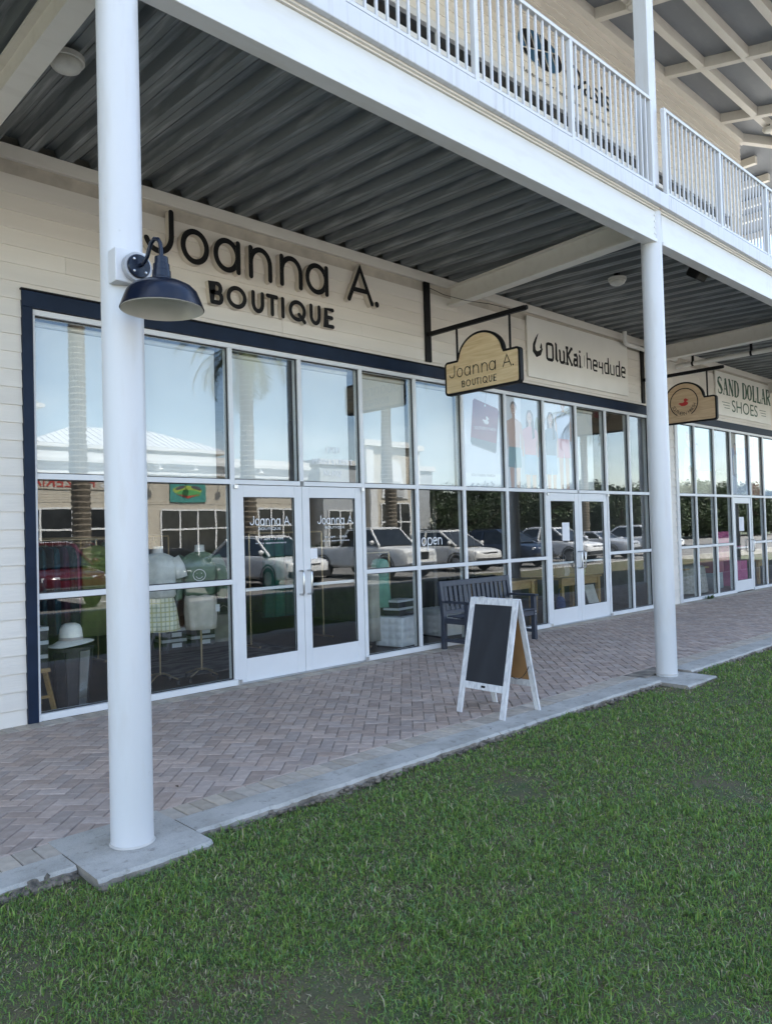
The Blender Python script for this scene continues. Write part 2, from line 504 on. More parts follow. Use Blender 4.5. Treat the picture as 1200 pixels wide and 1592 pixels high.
def stroke_letter(mb, ch, u0, u1, v0, v1, w, d0, d1, ms=1):
    k = 0
    for closed, pts in glyph(ch):
        q = [(u0+p[0]*(u1-u0), v0+p[1]*(v1-v0)) for p in pts]
        mb.ribbon(q, w, d0, d1, closed=closed, eps=0.0006*k, ms=ms); k += 1
JOANNA = [('J', 3.475, 3.757, 4.455, 4.878), ('o', 3.885, 4.157, 4.435, 4.748), ('a', 4.265, 4.550, 4.435, 4.748), ('n', 4.702, 4.955, 4.435, 4.748),
          ('n', 5.116, 5.380, 4.435, 4.748), ('a', 5.480, 5.775, 4.435, 4.748), ('A', 6.118, 6.493, 4.455, 4.866), ('.', 6.56, 6.60, 4.462, 4.9)]
BOUT = [('B', 4.215, 4.330), ('O', 4.415, 4.620), ('U', 4.728, 4.850), ('T', 4.920, 5.040), ('I', 5.105, 5.145), ('Q', 5.230, 5.430), ('U', 5.530, 5.650), ('E', 5.752, 5.856)]

# ------------------------------------------------------------------ ground: lawn, paving, kerb, parking lot
LAWN_Z = -0.047
LOT_Z = -0.17
ground = obj('ground', MB().box(-250, 250, -250, 200, -1.2, -0.32), mat('far_ground', (0.16, 0.15, 0.12), 0.95, scale=0.3, col2=(0.09, 0.12, 0.05)))
struct(ground)
SOIL = mat('lawn_soil', (0.060, 0.080, 0.030), 0.95, scale=4, bump=0.8, bscale=60, col2=(0.115, 0.085, 0.050))
g = MB()
NX, NY = 60, 16
lx = np.linspace(-12, 34, NX); ly = np.linspace(-10.2, -3.2, NY)
ids = [[g.P((x, y, LAWN_Z + 0.012*math.sin(x*1.7+y*2.1) + 0.01*math.sin(x*4.1-y*3.3))) for x in lx] for y in ly]
for j in range(NY-1):
    for i in range(NX-1):
        g.F((ids[j][i], ids[j][i+1], ids[j+1][i+1], ids[j+1][i]))
lawn = struct(obj('lawn', g, SOIL, smooth=True))
ASPH = mat('asphalt', (0.21, 0.20, 0.185), 0.9, var=0.2, scale=0.6, bump=0.4, bscale=120)
lot = struct(obj('parking_lot', MB().box(-60, 120, -33.0, -10.45, -0.31, LOT_Z), ASPH))
g = MB().box(-12, 60, -10.45, -10.2, -0.31, -0.03)
struct(obj('parking_kerb', g, CONC))
PAINT = mat('lot_paint', (0.75, 0.74, 0.70), 0.7, var=0.1, scale=4)
for k in range(22):
    x = -8 + k*2.85
    struct(obj('bay_line', MB().box(x-0.05, x+0.05, -16.0, -11.0, LOT_Z+0.003, LOT_Z+0.007), PAINT))
struct(obj('far_sidewalk', MB().box(-40, 60, -36, -33.0, -0.31, -0.02), mat('far_concrete', (0.50, 0.47, 0.42), 0.9, scale=1.0)))
isl = struct(obj('planting_island', MB().box(3, 40, -24.5, -22.5, -0.31, -0.05), mat('island_mulch', (0.16, 0.12, 0.08), 0.95, scale=3, col2=(0.06, 0.09, 0.03))))

paving = struct(obj('paving', MB().box(-4.4, 40, -3.06, 0.02, -0.30, -0.008), SAND))
# herringbone pavers laid at 45 degrees; border courses stand across
def clip(poly, a, b, c):
    out = []
    for i in range(len(poly)):
        p, q = poly[i], poly[(i+1) % len(poly)]
        dp, dq = a*p[0]+b*p[1]-c, a*q[0]+b*q[1]-c
        if dp >= 0: out.append(p)
        if (dp >= 0) != (dq >= 0):
            t = dp/(dp-dq); out.append((p[0]+(q[0]-p[0])*t, p[1]+(q[1]-p[1])*t))
    return out
def area(p): return abs(sum(p[i][0]*p[(i+1)%len(p)][1]-p[(i+1)%len(p)][0]*p[i][1] for i in range(len(p))))/2
def shrink(poly, g_):
    n = len(poly); cx = sum(p[0] for p in poly)/n; cy = sum(p[1] for p in poly)/n
    # shift each edge inwards
    sg = 1 if sum(poly[i][0]*poly[(i+1)%n][1]-poly[(i+1)%n][0]*poly[i][1] for i in range(n)) > 0 else -1
    out = poly
    for i in range(n):
        p, q = poly[i], poly[(i+1)%n]
        L = math.hypot(q[0]-p[0], q[1]-p[1])
        if L < 1e-5: continue
        a, b = -(q[1]-p[1])/L*sg, (q[0]-p[0])/L*sg
        out = clip(out, a, b, a*p[0]+b*p[1]+g_)
        if len(out) < 3: return out
    return out
def paver_mesh(mb, poly, z, tilt=(0, 0)):
    lo = shrink(poly, 0.0028); hi = shrink(poly, 0.0075)
    if len(lo) < 3 or len(hi) != len(lo):
        hi = lo
        if len(lo) < 3: return False
    cx = sum(p[0] for p in lo)/len(lo); cy = sum(p[1] for p in lo)/len(lo)
    f = lambda p, zz: (p[0], p[1], zz + tilt[0]*(p[0]-cx) + tilt[1]*(p[1]-cy))
    a = [mb.P(f(p, -0.03)) for p in lo]; b = [mb.P(f(p, z-0.005)) for p in lo]; c = [mb.P(f(p, z)) for p in hi]
    n = len(lo)
    for i in range(n):
        j = (i+1) % n
        mb.F((a[i], a[j], b[j], b[i])); mb.F((b[i], b[j], c[j], c[i]))
    mb.F(c)
    return True
s2 = math.sqrt(0.5)
bricks = []
pc = lambda u, v: ((u-v)*s2 + 2.204, (u+v)*s2 - 2.613)
Y0, Y1 = -2.845, -0.215
M = 0.1
for i in range(-60, 180):
    for j in range(-170, 60):
        # cell pattern of herringbone: horizontal brick at (i,j) when (i-j)%4==0, vertical when (i-j)%4==2
        t = (i-j) % 4
        if t == 0: p = [(i*M, j*M), ((i+2)*M, j*M), ((i+2)*M, (j+1)*M), (i*M, (j+1)*M)]
        elif t == 3: p = [(i*M, j*M), ((i+1)*M, j*M), ((i+1)*M, (j+2)*M), (i*M, (j+2)*M)]
        else: continue
        q = [pc(*w) for w in p]
        xs = [w[0] for w in q]; ys = [w[1] for w in q]
        if max(ys) <= Y0 or min(ys) >= Y1 or max(xs) < -1.5 or min(xs) > 22: continue
        full = min(ys) >= Y0 and max(ys) <= Y1
        q = clip(clip(q, 0, 1, Y0), 0, -1, -Y1)
        if len(q) < 3 or area(q) < 0.0006: continue
        bricks.append((q, full, t, 0))
x = -1.5
while x < 22:
    inpad = any(cx-0.33 < x+0.05 < cx+0.33 for cx in (1.795, 7.75, 13.74, 19.7))
    if not inpad: bricks.append(([(x, -3.042), (x+0.1, -3.042), (x+0.1, -2.845), (x, -2.845)], False, 9, 1))
    bricks.append(([(x, -0.213), (x+0.1, -0.213), (x+0.1, -0.012), (x, -0.012)], False, 9, 1))
    x += 0.1
def scr(p):
    w = Vector((p[0], p[1], 0))-CAM; z = w.dot(_d)
    if z < 0.3: return None
    return 600+1188.5*w.dot(_r2)/z, 796-1188.5*w.dot(_u2)/z
def vis_area(b):
    q = [scr(p) for p in b[0]]
    if any(w is None for w in q): return 0
    cx = sum(w[0] for w in q)/len(q)
    if cx < -10 or cx > 1210: return 0
    if 163 < cx < 237: return 0
    return area(q)
bricks.sort(key=vis_area, reverse=True)
rest, restb = MB(), MB()
shared = {}
for k, (q, full, t, kind) in enumerate(bricks):
    z = random.uniform(-0.0012, 0.0014); tl = (random.uniform(-0.012, 0.012), random.uniform(-0.012, 0.012))
    if k < 300:
        key = (t, kind) if (full or kind) else None
        c = (sum(w[0] for w in q)/len(q), sum(w[1] for w in q)/len(q))
        if key and key in shared:
            o = bpy.data.objects.new('paver', shared[key]); C.objects.link(o)
        else:
            mb = MB()
            if not paver_mesh(mb, [(w[0]-c[0], w[1]-c[1]) for w in q], 0.0): continue
            o = obj('paver', mb, PAVERB if kind else PAVER, centre=False)
            if key: shared[key] = o.data
        o.parent = paving; o.location = Vector((c[0], c[1], z))-OFF[paving.name]; o.rotation_euler = (tl[0], tl[1], random.uniform(-0.012, 0.012))
    else:
        paver_mesh(restb if kind else rest, q, z, tl)
o = obj('field_pavers', rest, PAVERI, paving); o['kind'] = 'stuff'
o = obj('border_pavers', restb, mat('paver_border_rest', (0.46, 0.40, 0.33), 0.85, var=0.12, scale=14, bump=0.35, bscale=140, rnd=0.16, island=True), paving); o['kind'] = 'stuff'

# kerb band, with broken lower edge, and the pads under the columns
PADS = [(1.795, 0.31, -2.83, -3.48, 0.004), (7.74, 0.33, -3.05, -3.57, -0.018), (13.74, 0.32, -2.9, -3.52, 0.0), (19.7, 0.32, -2.9, -3.52, 0.0)]
def rough_slab(name, x0, x1, yin, yout, ztop, seed, chip=0.012):
    rg = random.Random(seed); mb = MB()
    n = max(6, int((x1-x0)/0.035))
    top = []; out = []; low = []; inn = []; e2 = []
    ph = rg.uniform(0, 6)
    for i in range(n+1):
        x = x0+(x1-x0)*i/n
        w = 0.008*math.sin(x*1.3+ph)+0.006*math.sin(x*11+ph)+rg.uniform(-chip, chip)*0.6 + (0.022 if rg.random() < .06 else 0)
        zt = ztop
        inn.append(mb.P((x, yin, zt)))
        top.append(mb.P((x, yout+0.018+w*0.5, zt)))
        out.append(mb.P((x, yout+w*0.5, zt-0.013-rg.uniform(0, 0.006))))
        e2.append(mb.P((x, yout+w+rg.uniform(-0.012, 0.012), zt-0.06)))
        low.append(mb.P((x, yout-0.015+rg.uniform(-0.02, 0.02), -0.2)))
    for i in range(n):
        mb.F((inn[i], top[i], top[i+1], inn[i+1]), 0)
        mb.F((top[i], out[i], out[i+1], top[i+1]), 0)
        mb.F((out[i], e2[i], e2[i+1], out[i+1]), 1)
        mb.F((e2[i], low[i], low[i+1], e2[i+1]), 1)
    for L in (0, n):
        b1 = mb.P((x0 if L == 0 else x1, yin, -0.2))
        mb.F((inn[L], top[L], out[L], e2[L], low[L], b1), 1)
    return obj(name, mb, [CONC, CONCROUGH])
edges = [-4.4]+[e for p in PADS for e in (p[0]-p[1]-0.004, p[0]+p[1]+0.004)]+[40]
for k in range(0, len(edges), 2):
    x0, x1 = edges[k], edges[k+1]
    if x1 - x0 < 0.1: continue
    segs = int(round((x1-x0)/3.1)) or 1
    for s_ in range(segs):
        a = x0+(x1-x0)*s_/segs; b = x0+(x1-x0)*(s_+1)/segs
        struct(rough_slab('kerb', a+0.002, b-0.002, -3.044, -3.25 if k == 0 else -3.292, 0.001, k*7+s_, 0.02))
for k, (cx, hw, yi, yo, z) in enumerate(PADS):
    struct(rough_slab('column_pad', cx-hw, cx+hw, yi, yo, z-.003, 50+k, .022))
# clods of broken kerb and soil along the lawn edge
CLOD = mat('clod', (0.24, 0.20, 0.155), 0.95, scale=24, bump=0.9, bscale=50, col2=(0.045, 0.042, 0.036))
g = MB()
for k in range(330):
    x = random.choice((random.uniform(0.9, 1.5), random.uniform(2.1, 12), random.uniform(2.1, 7.4), random.uniform(2.1, 5)))
    y = (-3.27 if x < 1.5 else -3.31) - abs(random.gauss(0, 0.018))
    r = random.uniform(0.006, 0.024)*(1.25 if x < 1.5 else 1)
    if 1.45 < x < 2.12 or 7.38 < x < 8.1: y = -3.5-abs(random.gauss(0, 0.03)) - (0.1 if x > 7 else 0)
    g.lathe([(0.0, -r*0.7), (r*random.uniform(.7, 1), -r*0.2), (r*random.uniform(.6, 1), r*0.3), (0.0, r*random.uniform(.5, .8))], (x, y, LAWN_Z+0.008+r*0.3), n=6)
for (xa, xb, w0, h0) in ((0.4, 1.475, .11, .052), (2.12, 7.38, .045, .03), (8.1, 14, .045, .03)):
    n = int((xb-xa)/.022); rows = []
    for i in range(n+1):
        x = xa+(xb-xa)*i/n; yk = -3.245 if xa < 1 else -3.288
        k_ = .5+.5*math.sin(x*9+1.1)*math.sin(x*3.7) + random.uniform(-.25, .25)
        ww = w0*(.45+.75*max(0, k_)); hh = h0*(.4+.8*max(0, k_))
        if xa < 1: hh *= .5+.8*math.exp(-((x-1.36)/.13)**2)
        rows.append([g.P((x+random.uniform(-.008, .008), yk-ww*t_+random.uniform(-.007, .007), LAWN_Z-.01+(hh*(1-t_)**1.3)+random.uniform(-.007, .007))) for t_ in (-.15, .15, .4, .65, 1.0)])
    for r0, r1 in zip(rows, rows[1:]):
        for j in range(4): g.F((r0[j], r0[j+1], r1[j+1], r1[j]))
o = obj('soil_crumbs', g, CLOD); o['kind'] = 'stuff'; o['label'] = 'crumbs of soil and broken concrete along the lawn edge'; o['category'] = 'rubble'

# ------------------------------------------------------------------ the shop building
bld = thing('shop_building', 'two-storey cream clapboard shop building with white columns and an upper gallery', 'building', (0, 0, 0))
XL, XR = -4.6, 40.0
SF_X = [2.42, 3.445, 4.465, 5.395, 6.345, 7.31, 8.272, 9.262, 10.255, 11.192, 12.135, 12.955, 13.70]
SF2_X = [14.845, 15.66, 16.60, 17.48, 18.54, 19.365, 20.3, 21.3, 22.3]
Z_MID, Z_TR, Z_TOP = 1.10, 2.175, 3.675
# solid wall cores (behind the siding)
core = mat('wall_core', (0.5, 0.45, 0.38), 0.8)
obj('wall_core', MB().box(XL, 2.33, 0.012, 0.2, -0.3, 5.05), core, bld)
obj('wall_core', MB().box(2.33, 13.80, 0.012, 0.2, 3.76, 5.05), core, bld)
obj('wall_core', MB().box(13.80, 14.78, 0.012, 0.2, -0.3, 5.05), core, bld)
obj('wall_core', MB().box(14.78, 22.4, 0.012, 0.2, 3.76, 5.05), core, bld)
obj('wall_core', MB().box(22.4, XR, 0.012, 0.2, -0.3, 5.05), core, bld)
obj('upper_wall_core', MB().box(XL, 18.7, 0.012, 0.2, 8.74, 11.2), core, bld)
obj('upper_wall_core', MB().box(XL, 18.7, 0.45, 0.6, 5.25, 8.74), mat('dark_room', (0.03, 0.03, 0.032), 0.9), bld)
obj('side_wall', MB().box(18.5, 18.7, 0.2, 12, 5.25, 11.2), core, bld)
obj('side_wall', MB().box(XL, XL+0.2, 0.2, 12, -0.3, 11.2), core, bld)
obj('back_wall', MB().box(XL, XR, 12, 12.2, -0.3, 5.2), core, bld)
obj('back_wall', MB().box(XL, 18.7, 12.0, 12.2, 5.22, 11.2), core, bld)
obj('right_wall', MB().box(XR-0.2, XR, 0.2, 12, -0.3, 5.05), core, bld)
obj('floor_slab', MB().box(XL, XR, -3.10, 12.0, 5.19, 5.24), CONC, bld)
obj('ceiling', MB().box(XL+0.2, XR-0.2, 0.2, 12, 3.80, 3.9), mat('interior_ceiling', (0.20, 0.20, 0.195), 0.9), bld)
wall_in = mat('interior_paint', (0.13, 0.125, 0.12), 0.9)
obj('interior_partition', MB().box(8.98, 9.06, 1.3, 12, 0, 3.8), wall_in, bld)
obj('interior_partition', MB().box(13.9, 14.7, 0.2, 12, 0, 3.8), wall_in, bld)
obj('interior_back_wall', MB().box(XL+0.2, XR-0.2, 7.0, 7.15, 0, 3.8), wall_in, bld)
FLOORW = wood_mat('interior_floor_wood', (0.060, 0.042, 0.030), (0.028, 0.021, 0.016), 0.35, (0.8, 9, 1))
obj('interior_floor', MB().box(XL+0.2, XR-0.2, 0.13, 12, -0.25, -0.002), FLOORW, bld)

# lap siding, board by board
def siding_board(x0, x1, z0, parent, cache={}, h=0.1565, y=0.0):
    L = round(x1-x0, 3)
    if (L, h) not in cache:
        mb = MB()
        prof = [(0.012, -0.003), (-0.016, -0.003), (-0.0165, 0.004), (-0.001, h+0.010), (0.012, h+0.010)]
        mb.prism([(p[0], p[1]) for p in prof], -L/2+0.001, L/2-0.001, 'x')
        o = obj('siding_board', mb, SIDING, centre=False)
        cache[(L, h)] = o.data
    else:
        o = bpy.data.objects.new('siding_board', cache[(L, h)]); C.objects.link(o)
    o.parent = parent
    o.location = Vector(((x0+x1)/2, y, z0)) - OFF[parent.name]
    return o
def siding(x0, x1, z0, z1, parent, y=0.0, seed=0, base=0.0):
    k = math.floor((z0-base)/0.1565+0.02); rg = random.Random(seed)
    while base+k*0.1565 < z1-0.03:
        zz = base+k*0.1565
        x = x0; first = True
        while x < x1-0.01:
            L = 3.66 if not first else rg.choice((1.22, 2.44, 3.66, 1.83))
            e = min(x+L, x1)
            if x1-e < 0.3: e = x1
            siding_board(x, e, zz, parent, y=y); x = e; first = False
        k += 1
lw = part_group('left_clapboard_wall', bld, (0, 0, 0)); siding(XL, 2.325, 0.0, 3.72, lw, seed=1, base=-0.018)
bw = part_group('shopfront_clapboard_band', bld, (0, 0, 3.8)); siding(XL, 13.82, 3.75, 4.86, bw, seed=3, base=-0.018)
siding(13.82, 14.76, 0.0, 4.86, bw, seed=4, base=-0.018); siding(14.76, 22.5, 3.75, 4.86, bw, seed=5, base=-0.018)
uw = part_group('upper_clapboard_wall', bld, (0, 0, 8.7)); siding(2.0, 18.66, 8.76, 10.75, uw, seed=6, base=-0.018)
obj('frieze_board', MB().box(XL, 40, -0.036, 0.012, 4.972, 5.098), TRIMC, bld, bevel=0.004)
for nm, b in (('navy_trim', (2.325, 13.86, 3.675, 3.822)),):
    obj('navy_trim', MB().box(2.325, 13.80, -0.040, 0.012, 3.677, 3.822), NAVY, bld, bevel=0.004)
    obj('navy_trim', MB().box(2.327, 2.416, -0.038, 0.012, 0.0, 3.676), NAVY, bld, bevel=0.004)
    obj('drip_cap', MB().box(2.315, 13.82, -0.052, 0.0, 3.823, 3.838), BLACKMETAL, bld)
obj('navy_trim', MB().box(14.78, 22.5, -0.040, 0.012, 3.677, 3.822), NAVY, bld, bevel=0.004)
obj('corner_board', MB().box(14.70, 14.815, -0.038, 0.012, 0.0, 3.676), WHITE, bld, bevel=0.004)
obj('corner_board', MB().box(13.73, 13.83, -0.038, 0.012, 0.0, 3.676), WHITE, bld, bevel=0.004)

# storefronts: frame members, panes, doors
FW = 0.052
def bar(parent, name, x0, x1, z0, z1, y0=0.0, y1=0.115, m=ALU):
    return obj(name, MB().box(x0, x1, y0, y1, z0, z1), m, parent, bevel=0.003, bseg=1)
def pane(parent, x0, x1, z0, z1, y=0.052, m=GLASS, i=0):
    t = random.uniform(-0.0022, 0.0022); t2 = random.uniform(-0.0016, 0.0016)
    o = obj('pane', MB().box(x0, x1, y-0.003, y+0.003, z0, z1), m, parent)
    o.rotation_euler = (t2, 0, t)
    return o
def stops(parent, x0, x1, z0, z1):
    g = MB()
    g.box(x0, x0+0.009, 0.028, 0.0485, z0, z1); g.box(x1-0.009, x1, 0.028, 0.0485, z0, z1)
    g.box(x0+0.009, x1-0.009, 0.028, 0.0485, z0, z0+0.009); g.box(x0+0.009, x1-0.009, 0.028, 0.0485, z1-0.009, z1)
    obj('gasket', g, GASKET, parent)
def door_leaf(x0, x1, hinge, handle_side, parent, open_a=0.0):
    d = part_group('door', parent, (x0 if hinge < 0 else x1, 0.05, 0))
    st = 0.105; zt = Z_TR-0.026-0.006; zb = 0.012
    for a, b in ((x0, x0+st), (x1-st, x1)):
        obj('stile', MB().box(a, b, 0.012, 0.057, zb, zt), ALU, d, bevel=0.003, bseg=1)
    obj('top_rail', MB().box(x0+st, x1-st, 0.013, 0.056, zt-0.13, zt), ALU, d, bevel=0.003, bseg=1)
    obj('bottom_rail', MB().box(x0+st, x1-st, 0.013, 0.056, zb, zb+0.25), ALU, d, bevel=0.003, bseg=1)
    obj('pane', MB().box(x0+st-0.004, x1-st+0.004, 0.033, 0.039, zb+0.246, zt-0.126), GLASS, d)
    g = MB(); a, b, z0, z1 = x0+st, x1-st, zb+0.25, zt-0.13
    g.box(a, a+0.008, 0.02, 0.032, z0, z1); g.box(b-0.008, b, 0.02, 0.032, z0, z1); g.box(a+.008, b-.008, 0.02, 0.032, z0, z0+0.008); g.box(a+.008, b-.008, 0.02, 0.032, z1-0.008, z1)
    obj('gasket', g, GASKET, d)
    obj('push_bar', MB().box(a, b, 0.062, 0.10, 0.98, 1.015), ALU, d, bevel=0.004, bseg=1)
    hx = x1-0.055 if handle_side > 0 else x0+0.055
    pts = [(hx, 0.012, 0.90), (hx, -0.045, 0.90), (hx, -0.062, 0.92), (hx, -0.062, 1.15), (hx, -0.045, 1.17), (hx, 0.012, 1.17)]
    obj('pull_handle', MB().tube(pts, 0.0125, 10), MATS['steel'], d, smooth=50)
    return d
mat('steel', (0.62, 0.62, 0.62), 0.28, metal=0.9, var=0.05)
def storefront(xs, doors, name, single=()):
    sf = part_group(name, bld, (xs[0], 0.05, 0))
    n = len(xs)
    h = FW/2
    doorx = set()
    for a in doors: doorx |= {a+1}
    for i, x in enumerate(xs):
        z0 = Z_TR+h if i in doorx else 0.0
        z1 = Z_TOP
        bar(sf, 'mullion', x-h, x+h, z0 if i in doorx else 0.062, z1-FW)
    obj('head', MB().box(xs[0]-h, xs[-1]+h, -0.001, 0.116, Z_TOP-FW, Z_TOP), ALU, sf, bevel=0.003, bseg=1)
    for i in range(n-1):
        a, b = xs[i]+h, xs[i+1]-h
        indoor = any(i in (d, d+1) for d in doors) or i in single
        bar(sf, 'transom', a, b, Z_TR-h, Z_TR+h, 0.001, 0.114)
        pane(sf, a-0.005, b+0.005, Z_TR+h-0.005, Z_TOP-FW+0.005); stops(sf, a, b, Z_TR+h, Z_TOP-FW)
        if not indoor:
            bar(sf, 'sill', a, b, 0.0, 0.062, -0.012, 0.114); bar(sf, 'mid_rail', a, b, Z_MID-h, Z_MID+h, 0.001, 0.114)
            pane(sf, a-0.005, b+0.005, 0.057, Z_MID-h+0.005); stops(sf, a, b, 0.062, Z_MID-h)
            pane(sf, a-0.005, b+0.005, Z_MID+h-0.005, Z_TR-h+0.005); stops(sf, a, b, Z_MID+h, Z_TR-h)
    for i in range(n):
        if i not in doorx:
            dl = i in doors or i-2 in doors or i in single or i-1 in single
            obj('mullion_foot', MB().box(xs[i]-h, xs[i]+h, -0.0125, 0.1145, 0.0, 0.061), ALU, sf)
    for d in doors:
        a, b, c = xs[d]+h, xs[d+1], xs[d+2]-h
        door_leaf(a+0.004, b-0.003, -1, 1, bld)
        door_leaf(b+0.003, c-0.004, 1, -1, bld)
        bar(sf, 'threshold', a, c, 0.0, 0.010, -0.04, 0.12, MATS['steel'])
        for q in (a, c):
            bar(sf, 'pivot', q-0.022, q+0.022, 0.0, 0.055, -0.032, -0.013, MATS['steel']); bar(sf, 'pivot', q-0.022, q+0.022, Z_TR-0.075, Z_TR-0.03, -0.030, -0.002, MATS['steel'])
    for d in single:
        door_leaf(xs[d]+h+0.004, xs[d+1]-h-0.004, -1, 1, bld)
    return sf
sf1 = storefront(SF_X, (2, 8), 'boutique_storefront')
sf2 = storefront(SF2_X, (), 'shoe_shop_storefront', single=(3,))

# ---- gallery: columns, girder, cross beams, corrugated deck, fascia, railing
COLX = [-4.17, 1.802, 7.765, 13.735, 19.70, 25.67, 31.64]
CY = -3.165
for k, x in enumerate(COLX):
    c = obj('column', MB().lathe([(0.109, 0.0 if k != 2 else -0.02), (0.109, 4.966)], (x, CY, 0.002), n=48), WHITE, bld, smooth=60)
    obj('base_weld', MB().lathe([(0.1095, 0), (0.117, 0.0), (0.1105, 0.01)], (x, CY, 0.003), n=40), mat('caulk', (0.5, 0.48, 0.45), 0.8), c, smooth=40)
    obj('cap_ring', MB().lathe([(0.1095, -0.008), (0.128, -0.004), (0.128, 0.008), (0.1095, 0.009)], (x, CY, 4.957), n=40), mat('rusty_cap', (0.70, 0.66, 0.6), 0.7, scale=16, col2=(0.30, 0.13, 0.06)), c)
    if x < 20: obj('upper_post', MB().box(x-0.078, x+0.078, CY-0.078, CY+0.078, 5.245, 9.93), WHITE, bld, bevel=0.006)
# girder pieces between the columns
for a, b in zip(COLX, COLX[1:]):
    a += 0.085; b -= 0.05
    g = MB()
    g.box(a, b, -3.262, -3.130, 4.600, 4.640); g.box(a, b, -3.250, -3.140, 4.6405, 4.935)
    obj('girder', g, BEAMW, bld, bevel=0.003, bseg=1)
    g = MB()
    g.prism([(-3.13, 4.936), (-3.268, 4.936), (-3.268, 4.948), (-3.288, 4.950), (-3.288, 4.9655), (-3.13, 4.9655)], a-0.085, b+0.05, 'x')
    obj('girder_cap', g, TRIMC, bld)
    g = MB()
    for zz in (4.69, 4.755, 4.82, 4.885):
        g.lathe([(0.0, -0.010), (0.012, -0.008), (0.014, 0.0)], (b-0.03, -3.2505, zz), n=10, ax='y')
    obj('bolts', g, BEAMW, bld)
def ibeam(a, b, zb, zt, w, name):
    """steel I-beam running outwards from the wall; a, b are (x, y) of its ends"""
    g = MB()
    A = Vector((a[0], a[1], 0)); B = Vector((b[0], b[1], 0))
    def seg(w_, z0, z1):
        g.beam(A+Vector((0,0,(z0+z1)/2)), B+Vector((0,0,(z0+z1)/2)), w_, z1-z0)
    seg(w, zb, zb+0.022); seg(0.03, zb+0.0225, zt-0.0145); seg(w, zt-0.014, zt)
    return obj(name, g, TRIMC, bld)
ibeam((1.80, -0.04), (1.80, -3.125), 4.735, 4.985, 0.145, 'cross_beam')
ibeam((8.06, -0.04), (7.79, -3.125), 4.72, 4.985, 0.155, 'cross_beam')
ibeam((13.95, -0.04), (13.74, -3.125), 4.72, 4.985, 0.155, 'cross_beam')
ibeam((19.75, -0.04), (19.72, -3.125), 4.72, 4.985, 0.155, 'cross_beam')
ibeam((-4.17, -0.04), (-4.17, -3.125), 4.72, 4.985, 0.155, 'cross_beam')
# corrugated deck panels, three flutes each, falling a little outwards
PITCH_D = 0.318
def deck_panel_mesh():
    g = MB(); prof = []
    for k in range(3):
        u = k*PITCH_D
        prof += [(u+0.0, 0.0), (u+0.045, 0.0), (u+0.049, 0.006), (u+0.055, 0.006), (u+0.059, 0.0), (u+0.128, 0.0), (u+0.158, 0.076), (u+0.205, 0.076), (u+0.21, 0.070), (u+0.225, 0.070), (u+0.23, 0.076), (u+0.288, 0.076)]
    prof.append((3*PITCH_D, 0.0)); prof.append((3*PITCH_D+0.012, -0.0015))
    ys = [-3.12, 0.0]
    sl = 0.036
    rows = [[g.P((u, y, z+sl*y)) for u, z in prof] for y in ys]
    rows2 = [[g.P((u, y, z+0.002+sl*y)) for u, z in prof] for y in ys]
    n = len(prof)
    for i in range(n-1):
        g.F((rows[0][i], rows[0][i+1], rows[1][i+1], rows[1][i])); g.F((rows2[0][i], rows2[1][i], rows2[1][i+1], rows2[0][i+1]))
    return g
dk = part_group('corrugated_deck', bld, (0, 0, 5.1))
first = None
x = 2.349-PITCH_D*21
while x < 34:
    if first is None:
        first = obj('deck_panel', deck_panel_mesh(), DECK, centre=False)
        first.parent = dk; first.location = Vector((x, 0, 5.101))-OFF[dk.name]
    else:
        o = first.copy(); C.objects.link(o); o.parent = dk; o.location = Vector((x, 0, 5.101+random.uniform(-.0015, .0015)))-OFF[dk.name]
    x += PITCH_D*3
# fascia channel in lengths
for a, b in ((-4.4, 1.95), (1.955, 4.99), (4.994, 7.915), (7.92, 10.9), (10.905, 13.9), (13.905, 19.9), (19.905, 31.7)):
    g = MB(); g.prism([(-3.10, 4.967), (-3.332, 4.967), (-3.336, 4.972), (-3.336, 5.118), (-3.325, 5.128), (-3.10, 5.128)], a, b, 'x')
    obj('fascia', g, FASCIA, bld)
obj('gallery_floor', MB().box(XL, 32, -3.10, 0.012, 5.241, 5.245), CONC, bld)
RY = -3.295
def railing(x0, x1, posts):
    r = part_group('gallery_railing', bld, ((x0+x1)/2, RY, 5.13))
    obj('top_rail', MB().box(x0, x1, RY-0.024, RY+0.024, 6.055, 6.090), WHITE, r, bevel=0.004)
    obj('bottom_rail', MB().box(x0, x1, RY-0.014, RY+0.014, 5.150, 5.176), WHITE, r)
    for p in posts: obj('post', MB().box(p-0.024, p+0.024, RY-0.024, RY+0.023, 5.1285, 6.0545), WHITE, r, bevel=0.003, bseg=1)
    base = None
    ends = posts
    for a, b in zip(ends, ends[1:]):
        n = round((b-a)/0.1035); 
        for k in range(1, n):
            x = a+(b-a)*k/n
            if base is None: base = obj('baluster', MB().box(x-0.009, x+0.009, RY-0.009, RY+0.009, 5.1765, 6.0545), WHITE, r)
            else: clone(base, r, (x, RY, (5.1765+6.0545)/2))
    return r
railing(1.90, 7.60, [1.93, 3.30, 4.69, 6.06, 7.575])
railing(7.86, 13.62, [7.885, 9.28, 10.75, 12.2, 13.6])
railing(13.85, 19.6, [13.88, 15.3, 16.7, 18.1, 19.57])
